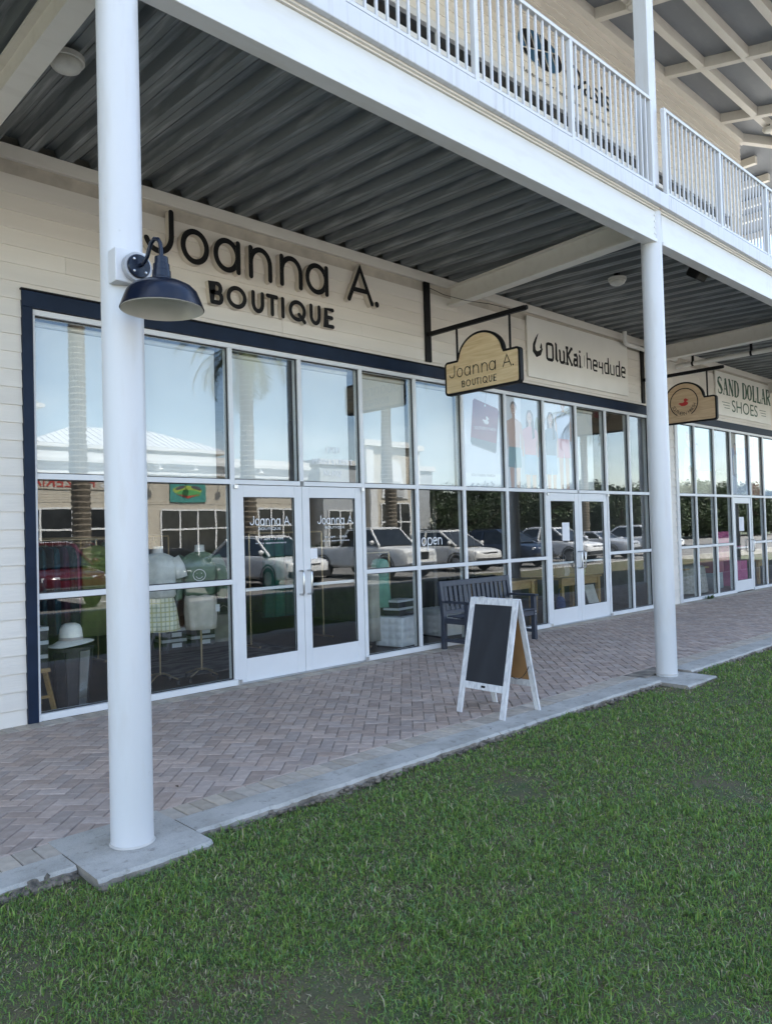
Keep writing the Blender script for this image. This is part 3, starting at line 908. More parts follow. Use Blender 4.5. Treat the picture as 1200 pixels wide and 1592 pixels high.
# ---- upper storey windows
uf = part_group('upper_windows', bld, (10, 0.05, 7))
obj('head', MB().box(2.0, 18.0, -0.02, 0.10, 8.635, 8.735), WHITE, uf)
obj('transom', MB().box(2.0, 18.0, 0.0, 0.10, 8.335, 8.410), ALU, uf)
obj('lower_rail', MB().box(2.0, 18.0, 0.0, 0.10, 5.245, 5.35), ALU, uf)
xx = 2.0
while xx < 17.9:
    obj('mullion', MB().box(xx-0.025, xx+0.025, 0.004, 0.096, 5.351, 8.334), ALU, uf)
    obj('mullion', MB().box(xx-0.025, xx+0.025, 0.004, 0.096, 8.411, 8.634), ALU, uf)
    obj('pane', MB().box(xx+0.025, xx+1.975, 0.047, 0.053, 5.351, 8.334), GLASSUP, uf); obj('pane', MB().box(xx+0.025, xx+1.975, 0.047, 0.053, 8.411, 8.634), GLASSUP, uf)
    xx += 2.0
obj('upper_wall_core', MB().box(18.02, 18.66, 0.0, 0.45, 5.25, 8.735), core, bld)
obj('upper_wall_core', MB().box(XL, 1.98, 0.0, 0.45, 5.25, 8.735), core, bld)
# ---- gallery roof: sloping rafters and purlins under metal panels, hipped at the right end
RZ = lambda y: 10.60+0.225*y
XH = 18.75
roof = part_group('gallery_roof', bld, (8, -2, 10.5))
def rp(y, dz=0.0): return RZ(y)+dz
EY = -4.15
pan = MB()
xs_ = [-5.2+2.65*k for k in range(9)]+[XH]
for a, b in zip(xs_, xs_[1:]):
    for (y0, y1) in ((0.0, -0.82), (-0.82, -1.66), (-1.66, -2.5), (-2.5, -3.33), (-3.33, EY)):
        g = MB()
        g.poly([(a, y0, rp(y0, .20)), (b, y0, rp(y0, .20)), (b, y1, rp(y1, .20)), (a, y1, rp(y1, .20))]); g.poly([(a, y0, rp(y0, .24)), (a, y1, rp(y1, .24)), (b, y1, rp(y1, .24)), (b, y0, rp(y0, .24))])
        obj('soffit_panel', g, ROOFPAN, roof)
g = MB()   # hip end
hx = XH - EY
g.poly([(XH, 0, rp(0, .2)), (hx, EY, rp(EY, .2)), (XH, EY, rp(EY, .2))]); g.poly([(XH, 0, rp(0, .2)), (hx, 14, rp(EY, .2)), (hx, EY, rp(EY, .2))]); g.poly([(XH, 0, rp(0, .2)), (XH, 14, rp(0, .2)), (hx, 14, rp(EY, .2))])
obj('soffit_panel', g, ROOFPAN, roof)
for y in (-0.06, -0.86, -1.68, -2.52, -3.16, -4.08):
    obj('purlin', MB().box(-5.2, XH-y-0.03, y-0.065, y+0.065, rp(y), rp(y, .185)), TRIMC, roof)
    if y < -0.1: obj('purlin', MB().box(XH-y-0.065, XH-y+0.065, -0.02 - 0, 13.9, rp(y, 0.003), rp(y, .185)), TRIMC, roof)
for x in (-3.5, -0.85, 1.8, 4.45, 7.1, 9.5, 12.1, 14.72, 17.35):
    g = MB(); g.prism([(-0.13, rp(-0.13, -.004)), (EY, rp(EY, -.004)), (EY, rp(EY, .196)), (-0.13, rp(-0.13, .196))], x-0.07, x+0.07, 'x'); obj('rafter', g, TRIMC, roof)
g = MB(); g.beam((XH-0.2, 0.0, rp(0, .085)), (hx-0.1, EY+0.1, rp(EY, .085)), 0.14, 0.2); obj('hip_rafter', g, TRIMC, roof)
for y in (1.6, 4.2):
    g = MB(); g.beam((XH-0.05, y, rp(0, .09)), (hx, y, rp(EY, .09)), 0.14, 0.19); obj('rafter', g, TRIMC, roof)
obj('eave_fascia', MB().box(-5.3, hx+0.02, EY-0.03, EY, rp(EY, -.06), rp(EY, .27)), WHITE, roof)
METROOF = mat('metal_roofing', (0.62, 0.63, 0.64), 0.4, var=0.06, scale=1)
g = MB(); zr = 13.2
g.poly([(-5.3, EY-0.05, rp(EY, .28)), (hx, EY-0.05, rp(EY, .28)), (13, 5.5, zr), (-5.3, 5.5, zr)]); g.poly([(hx, EY-.05, rp(EY, .28)), (hx, 15.5, rp(EY, .28)), (13, 5.5, zr)]); g.poly([(hx, 15.5, rp(EY, .28)), (-5.3, 15.5, rp(EY, .28)), (-5.3, 5.5, zr), (13, 5.5, zr)]); g.poly([(-5.3, EY-.05, rp(EY, .28)), (-5.3, 5.5, zr), (-5.3, 15.5, rp(EY, .28))])
obj('metal_roof', g, METROOF, bld)
# pipes under the deck
PIPE = mat('white_pipe', (0.72, 0.70, 0.66), 0.4, var=0.05)
obj('drain_pipe', MB().tube([(12.62, -0.16, 5.08), (12.62, -0.16, 4.93), (12.66, -0.16, 4.875), (12.75, -0.16, 4.86), (14.6, -0.16, 4.84)], 0.04, 12), PIPE, bld, smooth=60)
hp = obj('hung_pipe', MB().tube([(14.6, -0.16, 4.70), (14.6, -0.4, 4.70), (14.6, -3.1, 4.70)], 0.045, 12), PIPE, bld, smooth=60)
for y in (-0.5, -1.6, -2.7): obj('pipe_clamp', MB().box(14.585, 14.615, y-0.02, y+0.02, 4.75, 5.06).lathe([(0.05, -0.02), (0.05, 0.02)], (14.6, y, 4.70), n=16, ax='y'), BLACKMETAL, hp)
obj('drain_elbow', MB().tube([(7.55, -3.06, 5.0), (7.55, -3.06, 4.80), (7.6, -3.08, 4.74), (7.68, -3.1, 4.735)], 0.03, 10), PIPE, bld, smooth=60)
obj('sag_wire', MB().tube([(7.6, -0.04, 4.90), (7.6, -0.3, 4.74), (7.58, -0.7, 4.56), (7.57, -1.1, 4.42), (7.565, -1.42, 4.28)], 0.004, 5), BLACKMETAL, bld)

# ------------------------------------------------------------------ signs
def loft(mb, rings, n=28, fold=0.0, nf=9, ph=0.0, cap=True):
    """stack of ellipses (cx, cy, z, rx, ry); fold ripples grow towards the last ring"""
    R_ = []
    m = len(rings)
    for j, (cx, cy, z, rx, ry) in enumerate(rings):
        ring = []
        for k in range(n):
            t = 2*PI*k/n
            w = 1+fold*(j/(m-1))*math.sin(nf*t+ph)+fold*0.4*(j/(m-1))*math.sin((nf*0.6+2)//1*t+ph*2)
            ring.append(mb.P((cx+rx*math.cos(t)*w, cy+ry*math.sin(t)*w, z)))
        R_.append(ring)
    for a, b in zip(R_, R_[1:]):
        for k in range(n): mb.F((a[k], b[k], b[(k+1)%n], a[(k+1)%n]))
    if cap: mb.F(R_[0]); mb.F(R_[-1][::-1])
    return mb
T_wall = lambda p: (p[0], -p[2], p[1])
sg = thing('raised_letter_sign', 'large black raised letters reading Joanna A. Boutique on the cream clapboard', 'sign', (5.0, -0.02, 4.04))
OFF[sg.name] = Vector((5.0, -0.02, 4.04))
for ch, u0, u1, v0, v1 in JOANNA:
    g = MB(T_wall); stroke_letter(g, ch, u0, u1, v0, v1, 0.058 if ch != '.' else 0.072, 0.012, 0.085); obj('letter', g, [BLACK, CREAMRET], sg)
for ch, u0, u1 in BOUT:
    g = MB(T_wall); stroke_letter(g, ch, u0, u1, 4.062, 4.262, 0.048, 0.012, 0.075); obj('letter', g, [BLACK, CREAMRET], sg)

WOODS = wood_mat('sign_wood', (0.78, 0.60, 0.36), (0.63, 0.45, 0.24), 0.4, (3, 0.9, 9))
def sign_outline(y0, y1, z0, z1, ca, ra, ha, rc=0.055):
    """u = distance out from the wall; arched top between two shoulders"""
    p = []
    p += arc(y0+rc, z0+rc, rc, rc, 180, 270, 6); p += arc(y1-rc, z0+rc, rc, rc, 270, 360, 6); p += arc(y1-rc, z1-rc, rc, rc, 0, 90, 6)
    p += arc(ca, z1-0.012, ra, ha, 2, 178, 28)
    p += arc(y0+rc, z1-rc, rc, rc, 90, 180, 6)
    return p
def grow(poly, d):
    n = len(poly); out = []
    for i in range(n):
        a = Vector(poly[i-1]); b = Vector(poly[i]); c = Vector(poly[(i+1)%n])
        e = (c-a)
        if e.length < 1e-6: out.append(tuple(b)); continue
        e.normalize(); out.append((b.x+e.y*d, b.y-e.x*d))
    return out
def projecting_sign(xs, label, ends, zb, zt, arcp, bary, hang, zbar, plate, wood=None):
    t = thing('projecting_sign', label, 'sign', (xs, -0.02, zb)); O = Vector((xs, -0.02, zb)); OFF[t.name] = O
    obj('wall_plate', MB().box(xs-0.055, xs+0.055, -0.045, -0.016, plate[0], plate[1]), BLACKMETAL, t, bevel=0.004)
    b = obj('bracket_bar', MB().box(xs-0.026, xs+0.026, bary, -0.0455, zbar-0.028, zbar+0.028), BLACKMETAL, t, bevel=0.004)
    obj('end_cap', MB().lathe([(0.0, -0.02), (0.028, -0.012), (0.03, 0.0), (0.024, 0.015)], (xs, bary-0.012, zbar), n=16, ax='y'), BLACKMETAL, b, smooth=50)
    for y in hang: obj('hanger_rod', MB().tube([(xs, -y, zbar-0.0285), (xs, -y, zt-0.012)], 0.015, 8), BLACKMETAL, t, smooth=60)
    pl = sign_outline(ends[0], ends[1], zb, zt, *arcp)
    inn = grow(pl, -0.030)
    g = MB(); g.T = lambda p: (xs+p[0], -p[1], p[2])
    g.prism([(u, v) for u, v in pl], -0.032, 0.032, 'x')
    obj('border_board', g, BLACKMETAL, t)
    for s_ in (-1, 1):
        g = MB(); g.T = lambda p: (xs+p[0], -p[1], p[2])
        g.poly([(s_*0.0335, u, v) for u, v in (inn if s_ < 0 else inn[::-1])]); g.poly([(s_*0.0325, u, v) for u, v in (inn if s_ > 0 else inn[::-1])])
        obj('wood_face', g, wood or WOODS, t)
    return t
ps = projecting_sign(7.565, 'wooden arched hanging sign with black border reading Joanna A. Boutique', (0.345, 1.565), 3.352, 3.80, (0.945, 0.372, 0.318), -1.64, (0.545, 1.40), 4.248, (3.878, 4.968))
def jb_text(t, xs, u0, u1, vj, vb, side):
    """the shop's name on a hanging board; vj, vb are (low, high) of the two lines"""
    sgn = -1 if side < 0 else 1
    T = (lambda p: (xs-0.0338-p[2], -p[0], p[1])) if side < 0 else (lambda p: (xs+0.0338+p[2], -(u0+u1)+p[0], p[1]))
    g = MB(T); s_ = (u1-u0)/(6.60-3.475)
    for ch, a, b, c, d in JOANNA:
        f = lambda z: vj[0]+(z-4.435)/(4.878-4.435)*(vj[1]-vj[0])
        stroke_letter(g, ch, u0+(a-3.475)*s_, u0+(b-3.475)*s_, f(c), f(min(d, 4.878)), 0.0115 if ch != '.' else 0.02, 0.0, 0.002, ms=0)
    w = (u1-u0)*0.53; ub = u0+(u1-u0)*0.21
    for ch, a, b in BOUT:
        k = lambda x: ub+(x-4.215)/(5.86-4.215)*w
        stroke_letter(g, ch, k(a), k(b), vb[0], vb[1], 0.011, 0.0, 0.002, ms=0)
    obj('lettering', g, BLACK, t)
jb_text(ps, 7.565, 0.425, 1.465, (3.575, 3.732), (3.435, 3.512), -1)
jb_text(ps, 7.565, 0.425, 1.465, (3.575, 3.732), (3.435, 3.512), 1)

ps2 = projecting_sign(13.48, 'wooden arched hanging sign with a red duck in a black ring, beyond the second column', (0.235, 1.415), 3.40, 3.845, (0.825, 0.372, 0.318), -1.52, (0.41, 1.245), 4.315, (3.88, 4.965), wood_mat('sign_wood_brown', (0.58, 0.41, 0.25), (0.46, 0.31, 0.18), 0.45, (3, 0.9, 9)))
T2 = lambda p: (13.48-0.0338-p[2], -p[0], p[1])
g = MB(T2); g.ribbon(arc(0.825, 3.78, 0.255, 0.255, -58, 238, 60), 0.017, 0, 0.002, ms=0); obj('ring', g, BLACK, ps2)
g = MB(T2)
def ring_text(g, s, cx, cy, r, a0, step, h, top=False):
    for i, ch in enumerate(s):
        if ch == ' ': continue
        a = R(a0+step*i); V, Fc = text_geo(ch, 1.0)
        q = []
        lo = min(p[0] for p in V); hi = max(p[0] for p in V)
        for p in V:
            lx = (p[0]-(lo+hi)/2)*h*1.2; ly = p[1]*h*1.45 - h*0.5
            ang = a+PI/2 if not top else a-PI/2
            q.append((cx+r*math.cos(a)+lx*math.cos(ang)-ly*math.sin(ang), cy+r*math.sin(a)+lx*math.sin(ang)+ly*math.cos(ang), 0.001))
        g.add(q, Fc)
ring_text(g, 'SOUTHERN MARSH', 0.825, 3.78, 0.20, 198, 11.2, 0.062); obj('lettering', g, BLACK, ps2)
DUCK = [(0, .30), (.12, .22), (.3, .0), (.62, -.02), (.86, .10), (.93, .3), (.85, .42), (.74, .46), (.80, .55), (.97, .60), (.95, .68), (.83, .74), (.78, .84), (.66, .88), (.54, .80), (.52, .66), (.58, .52), (.45, .40), (.28, .38), (.15, .42)]
RED = mat('duck_red', (0.45, 0.02, 0.02), 0.5)
g = MB(T2); g.poly([(0.72+u*0.20, 3.72+v*0.15, 0.0015) for u, v in DUCK]); obj('duck_emblem', g, RED, ps2)

SIGNP = mat('sign_panel', (0.80, 0.775, 0.72), 0.45, var=0.03, scale=2)
t = thing('wall_sign', 'cream rectangular wall sign reading OluKai and heydude in black', 'sign', (11.36, -0.02, 3.953)); OFF[t.name] = Vector((11.36, -0.02, 3.953))
obj('panel', MB().box(9.822, 12.90, -0.048, -0.017, 3.953, 4.912), SIGNP, t, bevel=0.003, bseg=1)
T_s = lambda p: (p[0], -0.0485-p[2], p[1])
def strokes(g, L, x0, x1, y0, y1, w, caps=False, d=0.002):
    k = 0
    for pts in L:
        g.ribbon([(x0+(x1-x0)*p[0], y0+(y1-y0)*p[1]) for p in pts], w, 0.0, d, caps=caps, ms=0, eps=0.0003*k); k += 1
g = MB(T_s)
hook = [(10.20, 4.43), (10.14, 4.36), (10.05, 4.33), (9.985, 4.38), (9.985, 4.47), (10.04, 4.57), (10.10, 4.66)]
g.ribbon(hook, [0.03, 0.075, 0.085, 0.08, 0.06, 0.04, 0.01], 0, 0.002, ms=0); g.poly([(10.14, 4.44, .001), (10.205, 4.42, .001), (10.20, 4.50, .001), (10.175, 4.53, .001)])
RR = lambda a, b, c, d, r=0.18: [(a+r, d), (a+.04, d-.06), (a, d-r), (a, c+r), (a+.04, c+.06), (a+r, c), (b-r, c), (b-.04, c+.06), (b, c+r), (b, d-r), (b-.04, d-.06), (b-r, d), (a+r, d)]
zl, zh = 4.29, 4.545
strokes(g, [RR(0, 1, 0, 1)], 10.33, 10.50, zl, zh, 0.048)
strokes(g, [[(0.5, 1.12), (0.5, 0.12), (1.2, 0.0)], [(0, 1.1), (0.6, 1.1)]], 10.565, 10.625, zl, zh, 0.046)
strokes(g, [[(0, .72), (0, .12), (.2, 0), (.7, 0), (1, .14)], [(1, .72), (1, 0)], [(-.25, .72), (.1, .72)], [(.75, .72), (1.1, .72)], [(1, 0), (1.25, 0)]], 10.70, 10.82, zl, zh, 0.046)
strokes(g, [[(0, 1.05), (0, 0)], [(0, .48), (1, 1.05)], [(.25, .55), (1, 0)], [(-.3, 1.05), (.3, 1.05)], [(-.3, 0), (.3, 0)], [(.8, 1.05), (1.25, 1.05)], [(.8, 0), (1.25, 0)]], 10.91, 11.04, zl, zh, 0.046)
strokes(g, [[(0.05, .68), (.8, .72), (1, .6), (1, 0)], [(1, .40), (.15, .38), (0, .25), (0, .1), (.15, 0), (1, .06)], [(1, 0), (1.25, 0)]], 11.11, 11.21, zl, zh, 0.044)
strokes(g, [[(.5, .72), (.5, 0)], [(0, .72), (.5, .72)], [(0, 0), (1, 0)], [(.5, 1.08), (.5, .92)]], 11.265, 11.325, zl, zh, 0.044); strokes(g, [[(0, .0), (.3, .0)]], 11.36, 11.385, zl, zh, 0.03)
strokes(g, [[(0, 0), (0, 1)]], 11.43, 11.44, 4.31, 4.50, 0.008)
hb, hh = 4.285, 4.565
for i, (ch, a, b) in enumerate((('h', 11.52, 11.64), ('e', 11.715, 11.835), ('y', 11.905, 12.015), ('d', 12.09, 12.21), ('u', 12.285, 12.40), ('d', 12.475, 12.595), ('e', 12.67, 12.79))):
    L = {'h': [[(0, 1), (0, 0)], [(0, .62), (.85, .62), (1, .54), (1, 0)]],
         'e': [[(0, .32), (1, .32), (1, .54), (.85, .62), (.15, .62), (0, .54), (0, .08), (.15, 0), (1, 0)]],
         'y': [[(0, .62), (0, .28), (1, .28)], [(1, .62), (1, -.12)]],
         'd': [[(1, 1), (1, 0), (.15, 0), (0, .08), (0, .54), (.15, .62), (1, .62)]],
         'u': [[(0, .62), (0, .08), (.15, 0), (1, 0), (1, .62)]]}[ch]
    strokes(g, L, a, b, hb, hh, 0.031)
obj('lettering', g, BLACK, t)

t = thing('wall_sign', 'white wall sign reading Sand Dollar Shoes in green', 'sign', (18.25, -0.02, 3.953)); OFF[t.name] = Vector((18.25, -0.02, 3.953))
obj('panel', MB().box(16.70, 19.82, -0.048, -0.017, 3.953, 4.912), SIGNP, t, bevel=0.003, bseg=1)
GREENL = mat('sign_green', (0.012, 0.07, 0.035), 0.5)
g = MB(T_s)
SER = {'S': [([(.92, .78), (.85, .93), (.5, 1), (.15, .9), (.1, .72), (.35, .56), (.7, .42), (.95, .24), (.85, .07), (.5, 0), (.15, .06), (.06, .25)], [.02, .03, .03, .05, .08, .09, .09, .08, .05, .03, .03, .02])],
       'A': [([(0.1, 0), (.5, 1)], .025), ([(.5, 1), (.9, 0)], .085), ([(.25, .34), (.75, .34)], .022), ([(-.05, 0), (.28, 0)], .02), ([(.65, 0), (1.1, 0)], .02)],
       'N': [([(.12, 0), (.12, 1)], .025), ([(.12, 1), (.88, 0)], .08), ([(.88, 0), (.88, 1)], .025), ([(-.05, 0), (.3, 0)], .02), ([(.7, 1), (1.05, 1)], .02), ([(-.05, 1), (.2, 1)], .02)],
       'D': [([(.2, 0), (.2, 1)], .085), ([(0, 1), (.5, 1), (.85, .85), (.97, .5), (.85, .15), (.5, 0), (0, 0)], [.02, .025, .06, .09, .06, .025, .02])],
       'O': [([(.5, 1), (.2, .87), (.07, .5), (.2, .13), (.5, 0), (.8, .13), (.93, .5), (.8, .87), (.5, 1)], [.025, .06, .09, .06, .025, .06, .09, .06, .025])],
       'L': [([(.25, 0), (.25, 1)], .085), ([(0, 1), (.5, 1)], .02), ([(0, 0), (.95, 0), (.98, .25)], .025)],
       'R': [([(.2, 0), (.2, 1)], .085), ([(0, 1), (.6, 1), (.88, .86), (.85, .62), (.55, .5), (.2, .5)], [.02, .025, .06, .07, .03, .02]), ([(.5, .5), (.95, .02)], .075), ([(0, 0), (.4, 0)], .02), ([(.8, 0), (1.12, 0)], .02)]}
x = 16.79
for ch in 'SAND DOLLAR':
    if ch == ' ': x += 0.17; continue
    w_ = {'S': .22, 'A': .25, 'N': .25, 'D': .235, 'O': .25, 'L': .215, 'R': .25}[ch]
    for k, (pts, ww) in enumerate(SER[ch]): g.ribbon([(x+p[0]*w_, 4.43+p[1]*0.36) for p in pts], ww, 0, 0.002, caps=False, ms=0, eps=0.0003*k)
    x += w_+0.052
text_fit(g, 'SHOES', 17.50, 18.98, 4.07, 4.34, 0.002)
for a, b in ((16.98, 17.38), (19.10, 19.5)):
    for z in (4.13, 4.19, 4.25): g.box(a+(4.25-z), b, z-0.006, z+0.006, 0.0, 0.002)
obj('lettering', g, GREENL, t)

t = thing('upper_wall_sign', 'blue wave emblem and black Oasis lettering on the upper wall behind the railing', 'sign', (11.2, -0.02, 8.85)); OFF[t.name] = Vector((11.2, -0.02, 8.85))
T_u = lambda p: (p[0], -0.02-p[2], p[1])
g = MB(T_u)
el_ = [(10.48+.62*math.cos(2*PI*k/40), 9.385+.275*math.sin(2*PI*k/40)+.0*k) for k in range(40)]
for k in range(5):
    c0 = 9.80+k*.27; q = clip(clip(el_, 1, .55, c0+.55*9.385-.02+.015), -1, -.55, -(c0+.24+.55*9.385-.02))
    if len(q) < 3: continue
    for sgn in (1, -1):
        w_ = clip(q, .28*sgn, -1.0*sgn, (.28*10.48-9.40)*sgn+.012)
        if len(w_) > 2: g.m = (k+(sgn > 0)) % 2; g.poly([(u, v, 0.003+.0002*k) for u, v in w_])
obj('wave_emblem', g, [mat('wave_blue', (0.02, 0.09, 0.18), 0.5), BLACK], t)
g = MB(T_u); text_fit(g, 'Oasis', 11.22, 12.66, 9.15, 9.56, 0.003); obj('lettering', g, BLACK, t)
g = MB(T_u); text_fit(g, 'Redemption \u2022 Restoration \u2022 Refreshment', 9.95, 12.60, 8.845, 8.945, 0.003); obj('lettering', g, BLACK, t)

# ------------------------------------------------------------------ lamps and fittings
LAMPB = mat('lamp_enamel', (0.005, 0.009, 0.022), 0.25, var=0.1, spec=0.4)
ENAM = mat('white_enamel', (0.62, 0.60, 0.55), 0.25, var=0.05)
lx_, ly_ = 1.835, -3.545
t = thing('gooseneck_lamp', 'navy gooseneck barn lamp with white inside, mounted on the near column', 'lamp', (1.80, -3.27, 2.9)); OFF[t.name] = Vector((1.80, -3.27, 2.9))
obj('mounting_box', MB().box(1.695, 1.878, -3.325, -3.235, 2.922, 3.098), WHITE, t, bevel=0.006)
obj('box_flange', MB().lathe([(0.075, 0.0), (0.075, 0.035), (0.06, 0.04)], (1.80, -3.325-0.04, 3.003), n=28, ax='y'), mat('grey_cast', (0.45, 0.45, 0.46), 0.5, metal=0.5), t, smooth=40)
d_ = obj('canopy_disc', MB().lathe([(0.0, -0.012), (0.058, -0.01), (0.062, 0.0), (0.062, 0.008)], (1.80, -3.372, 3.003), n=28, ax='y'), LAMPB, t, smooth=40)
for a in (45, 135, 225, 315): obj('screw', MB().lathe([(0.0, -0.006), (0.006, -0.004), (0.007, 0.0)], (1.80+0.044*math.cos(R(a)), -3.382, 3.003+0.044*math.sin(R(a))), n=8, ax='y'), MATS['steel'], d_)
arm = [(1.80, -3.38, 3.003), (1.801, -3.405, 3.003), (1.804, -3.43, 3.012), (1.808, -3.45, 3.035), (1.812, -3.462, 3.068), (1.817, -3.478, 3.098), (1.822, -3.502, 3.113), (1.828, -3.527, 3.104), (1.832, -3.541, 3.082), (lx_, ly_, 3.05), (lx_, ly_, 2.99)]
obj('gooseneck_arm', MB().tube(arm, 0.0105, 10), LAMPB, t, smooth=60)
obj('socket', MB().lathe([(0.018, 3.015), (0.033, 3.008), (0.034, 2.975), (0.040, 2.972), (0.041, 2.942), (0.045, 2.938), (0.046, 2.905), (0.050, 2.9), (0.05, 2.885)], (lx_, ly_, 0), n=28), LAMPB, t, smooth=35)
prof = [(0.05, 2.890), (0.075, 2.884), (0.115, 2.872), (0.150, 2.854), (0.173, 2.830), (0.186, 2.80), (0.204, 2.752), (0.206, 2.744)]
obj('shade', MB().lathe(prof, (lx_, ly_, 0), n=48, caps=False), LAMPB, t, smooth=50)
me = MB(); me.lathe([(r-0.004, z-0.003) for r, z in prof], (lx_, ly_, 0), n=48)
me.f = [f[::-1] for f in me.f if len(f) == 4]; me.mi = me.mi[:len(me.f)]; me.c = me.c[:len(me.f)]
obj('shade_lining', me, ENAM, t, smooth=50)
obj('bulb', MB().lathe([(0.0, 2.80), (0.025, 2.81), (0.035, 2.835), (0.025, 2.86), (0.02, 2.884)], (lx_, ly_, 0), n=16), mat('bulb_glass', (0.8, 0.8, 0.78), 0.2), t, smooth=True)

DIFF = mat('lamp_diffuser', (0.66, 0.64, 0.58), 0.3, var=0.08, scale=12)
def deck_light(x, y, z, label, rz=0):
    t = thing('ceiling_light', label, 'light', (x, y, z)); OFF[t.name] = Vector((0, 0, 0))
    obj('backplate', MB().lathe([(0.125, 0.075), (0.125, 0.04), (0.118, 0.035)], n=28), ENAM, t, smooth=40)
    obj('diffuser', MB().lathe([(0.0, -0.03), (0.06, -0.022), (0.095, -0.002), (0.115, 0.034)], n=28), DIFF, t, smooth=True)
    obj('stem', MB().box(-0.03, 0.03, -0.03, 0.03, 0.0755, 0.16), BLACKMETAL, t)
    return t
deck_light(2.09, -1.72, 4.93, 'round frosted ceiling light under the deck left of the near column')
deck_light(9.62, -1.72, 4.94, 'round frosted ceiling light under the deck left of the second column')
deck_light(11.9, -0.93, 10.28, 'round white light under the upper gallery roof beside the upper post')
deck_light(17.95, -0.9, 10.28, 'round white light at the corner of the upper gallery roof')
t = thing('floodlight', 'black box floodlight hung inside the girder right of the second column', 'light', (9.45, -2.95, 4.75)); OFF[t.name] = Vector((0, 0, 0))
g = MB(); g.T = lambda p: tuple(Matrix.Rotation(R(35), 3, 'X') @ Vector(p)); g.box(-0.13, 0.13, -0.07, 0.09, -0.11, 0.11); obj('housing', g, BLACKMETAL, t, bevel=0.02)
g = MB(); g.T = lambda p: tuple(Matrix.Rotation(R(35), 3, 'X') @ Vector(p)); g.box(-0.11, 0.11, 0.0905, 0.10, -0.09, 0.09); obj('lens', g, mat('lens_grey', (0.1, 0.1, 0.1), 0.1), t)
obj('yoke', MB().box(-0.02, 0.02, -0.17, 0.02, 0.10, 0.14).box(-0.03, 0.03, -0.19, -0.171, 0.06, 0.2), mat('zinc', (0.5, 0.5, 0.5), 0.4, metal=0.7), t)
t = thing('twin_spotlight', 'small twin spotlight fixed under the deck above the duck sign', 'light', (14.05, -1.9, 4.88)); OFF[t.name] = Vector((0, 0, 0))
obj('junction_box', MB().box(-0.07, 0.07, -0.07, 0.07, 0.06, 0.13), MATS['zinc'], t)
for s_ in (-1, 1): obj('spot_head', MB().lathe([(0.03, -0.09), (0.055, 0.03), (0.05, 0.04)], (s_*0.11, -0.05, 0.0), n=16, ax='x' if s_ > 0 else 'y'), MATS['zinc'], t, smooth=40); obj('spot_arm', MB().tube([(s_*0.03, 0, 0.07), (s_*0.1, -0.04, 0.01)], 0.015, 6), BLACKMETAL, t)

# ------------------------------------------------------------------ bench
BENCHM = mat('bench_paint', (0.036, 0.043, 0.064), 0.42, var=0.10, scale=8, bump=0.08, stretch=(1, 1, 6))
t = thing('garden_bench', 'dark blue-grey slatted garden bench against the shop window', 'bench', (8.335, -0.32, 0.0)); OFF[t.name] = Vector((0, 0, 0))
hw = 0.755
for s_ in (-1, 1):
    x = s_*(hw-0.03)
    obj('leg', MB().box(x-0.03, x+0.03, -0.26, -0.195, 0, 0.615), BENCHM, t, bevel=0.005)
    g = MB(); g.prism([(0.165, 0), (0.23, 0), (0.215, 0.42), (0.275, 0.90), (0.225, 0.905), (0.155, 0.42)], x-0.03, x+0.03, 'x'); obj('leg', g, BENCHM, t, bevel=0.004)
    obj('armrest', MB().box(x-0.04, x+0.04, -0.29, 0.19, 0.616, 0.645), BENCHM, t, bevel=0.008)
    obj('side_rail', MB().box(x-0.02, x+0.02, -0.194, 0.16, 0.345, 0.415), BENCHM, t); obj('stretcher', MB().box(x-0.02, x+0.02, -0.194, 0.165, 0.10, 0.145), BENCHM, t)
obj('apron', MB().box(-hw+0.061, hw-0.061, -0.25, -0.21, 0.345, 0.415), BENCHM, t, bevel=0.004)
obj('long_stretcher', MB().box(-hw+0.051, hw-0.051, -0.04, 0.0, 0.105, 0.14), BENCHM, t)
for k in range(5): y = -0.275+k*0.088; obj('seat_slat', MB().box(-hw+0.062, hw-0.062, y, y+0.078, 0.417+0.004*abs(k-2), 0.437+0.004*abs(k-2)), BENCHM, t, bevel=0.006)
bk = lambda z, o: 0.165+(z-0.42)*0.125+o
g = MB(); g.prism([(bk(.825, 0), .825), (bk(.825, .04), .825), (bk(.90, .04), .90), (bk(.90, 0), .90)], -hw+0.061, hw-0.061, 'x'); obj('back_top_rail', g, BENCHM, t, bevel=0.006)
g = MB(); g.prism([(bk(.455, 0), .455), (bk(.455, .04), .455), (bk(.51, .04), .51), (bk(.51, 0), .51)], -hw+0.061, hw-0.061, 'x'); obj('back_lower_rail', g, BENCHM, t, bevel=0.006)
for k in range(14):
    x = -hw+0.115+k*(2*hw-0.23)/13
    g = MB(); g.prism([(bk(.51, .010), .511), (bk(.51, .028), .511), (bk(.824, .028), .824), (bk(.824, .010), .824)], x-0.031, x+0.031, 'x'); obj('back_slat', g, BENCHM, t)
g = MB()
for s_ in (-1, 1):
    for z in (0.36, 0.40): g.lathe([(0.0, -0.004), (0.008, -0.002), (0.009, 0.003)], (s_*(hw-0.03), -0.2605, z), n=10, ax='y')
obj('bolt_heads', g, MATS['steel'], t)

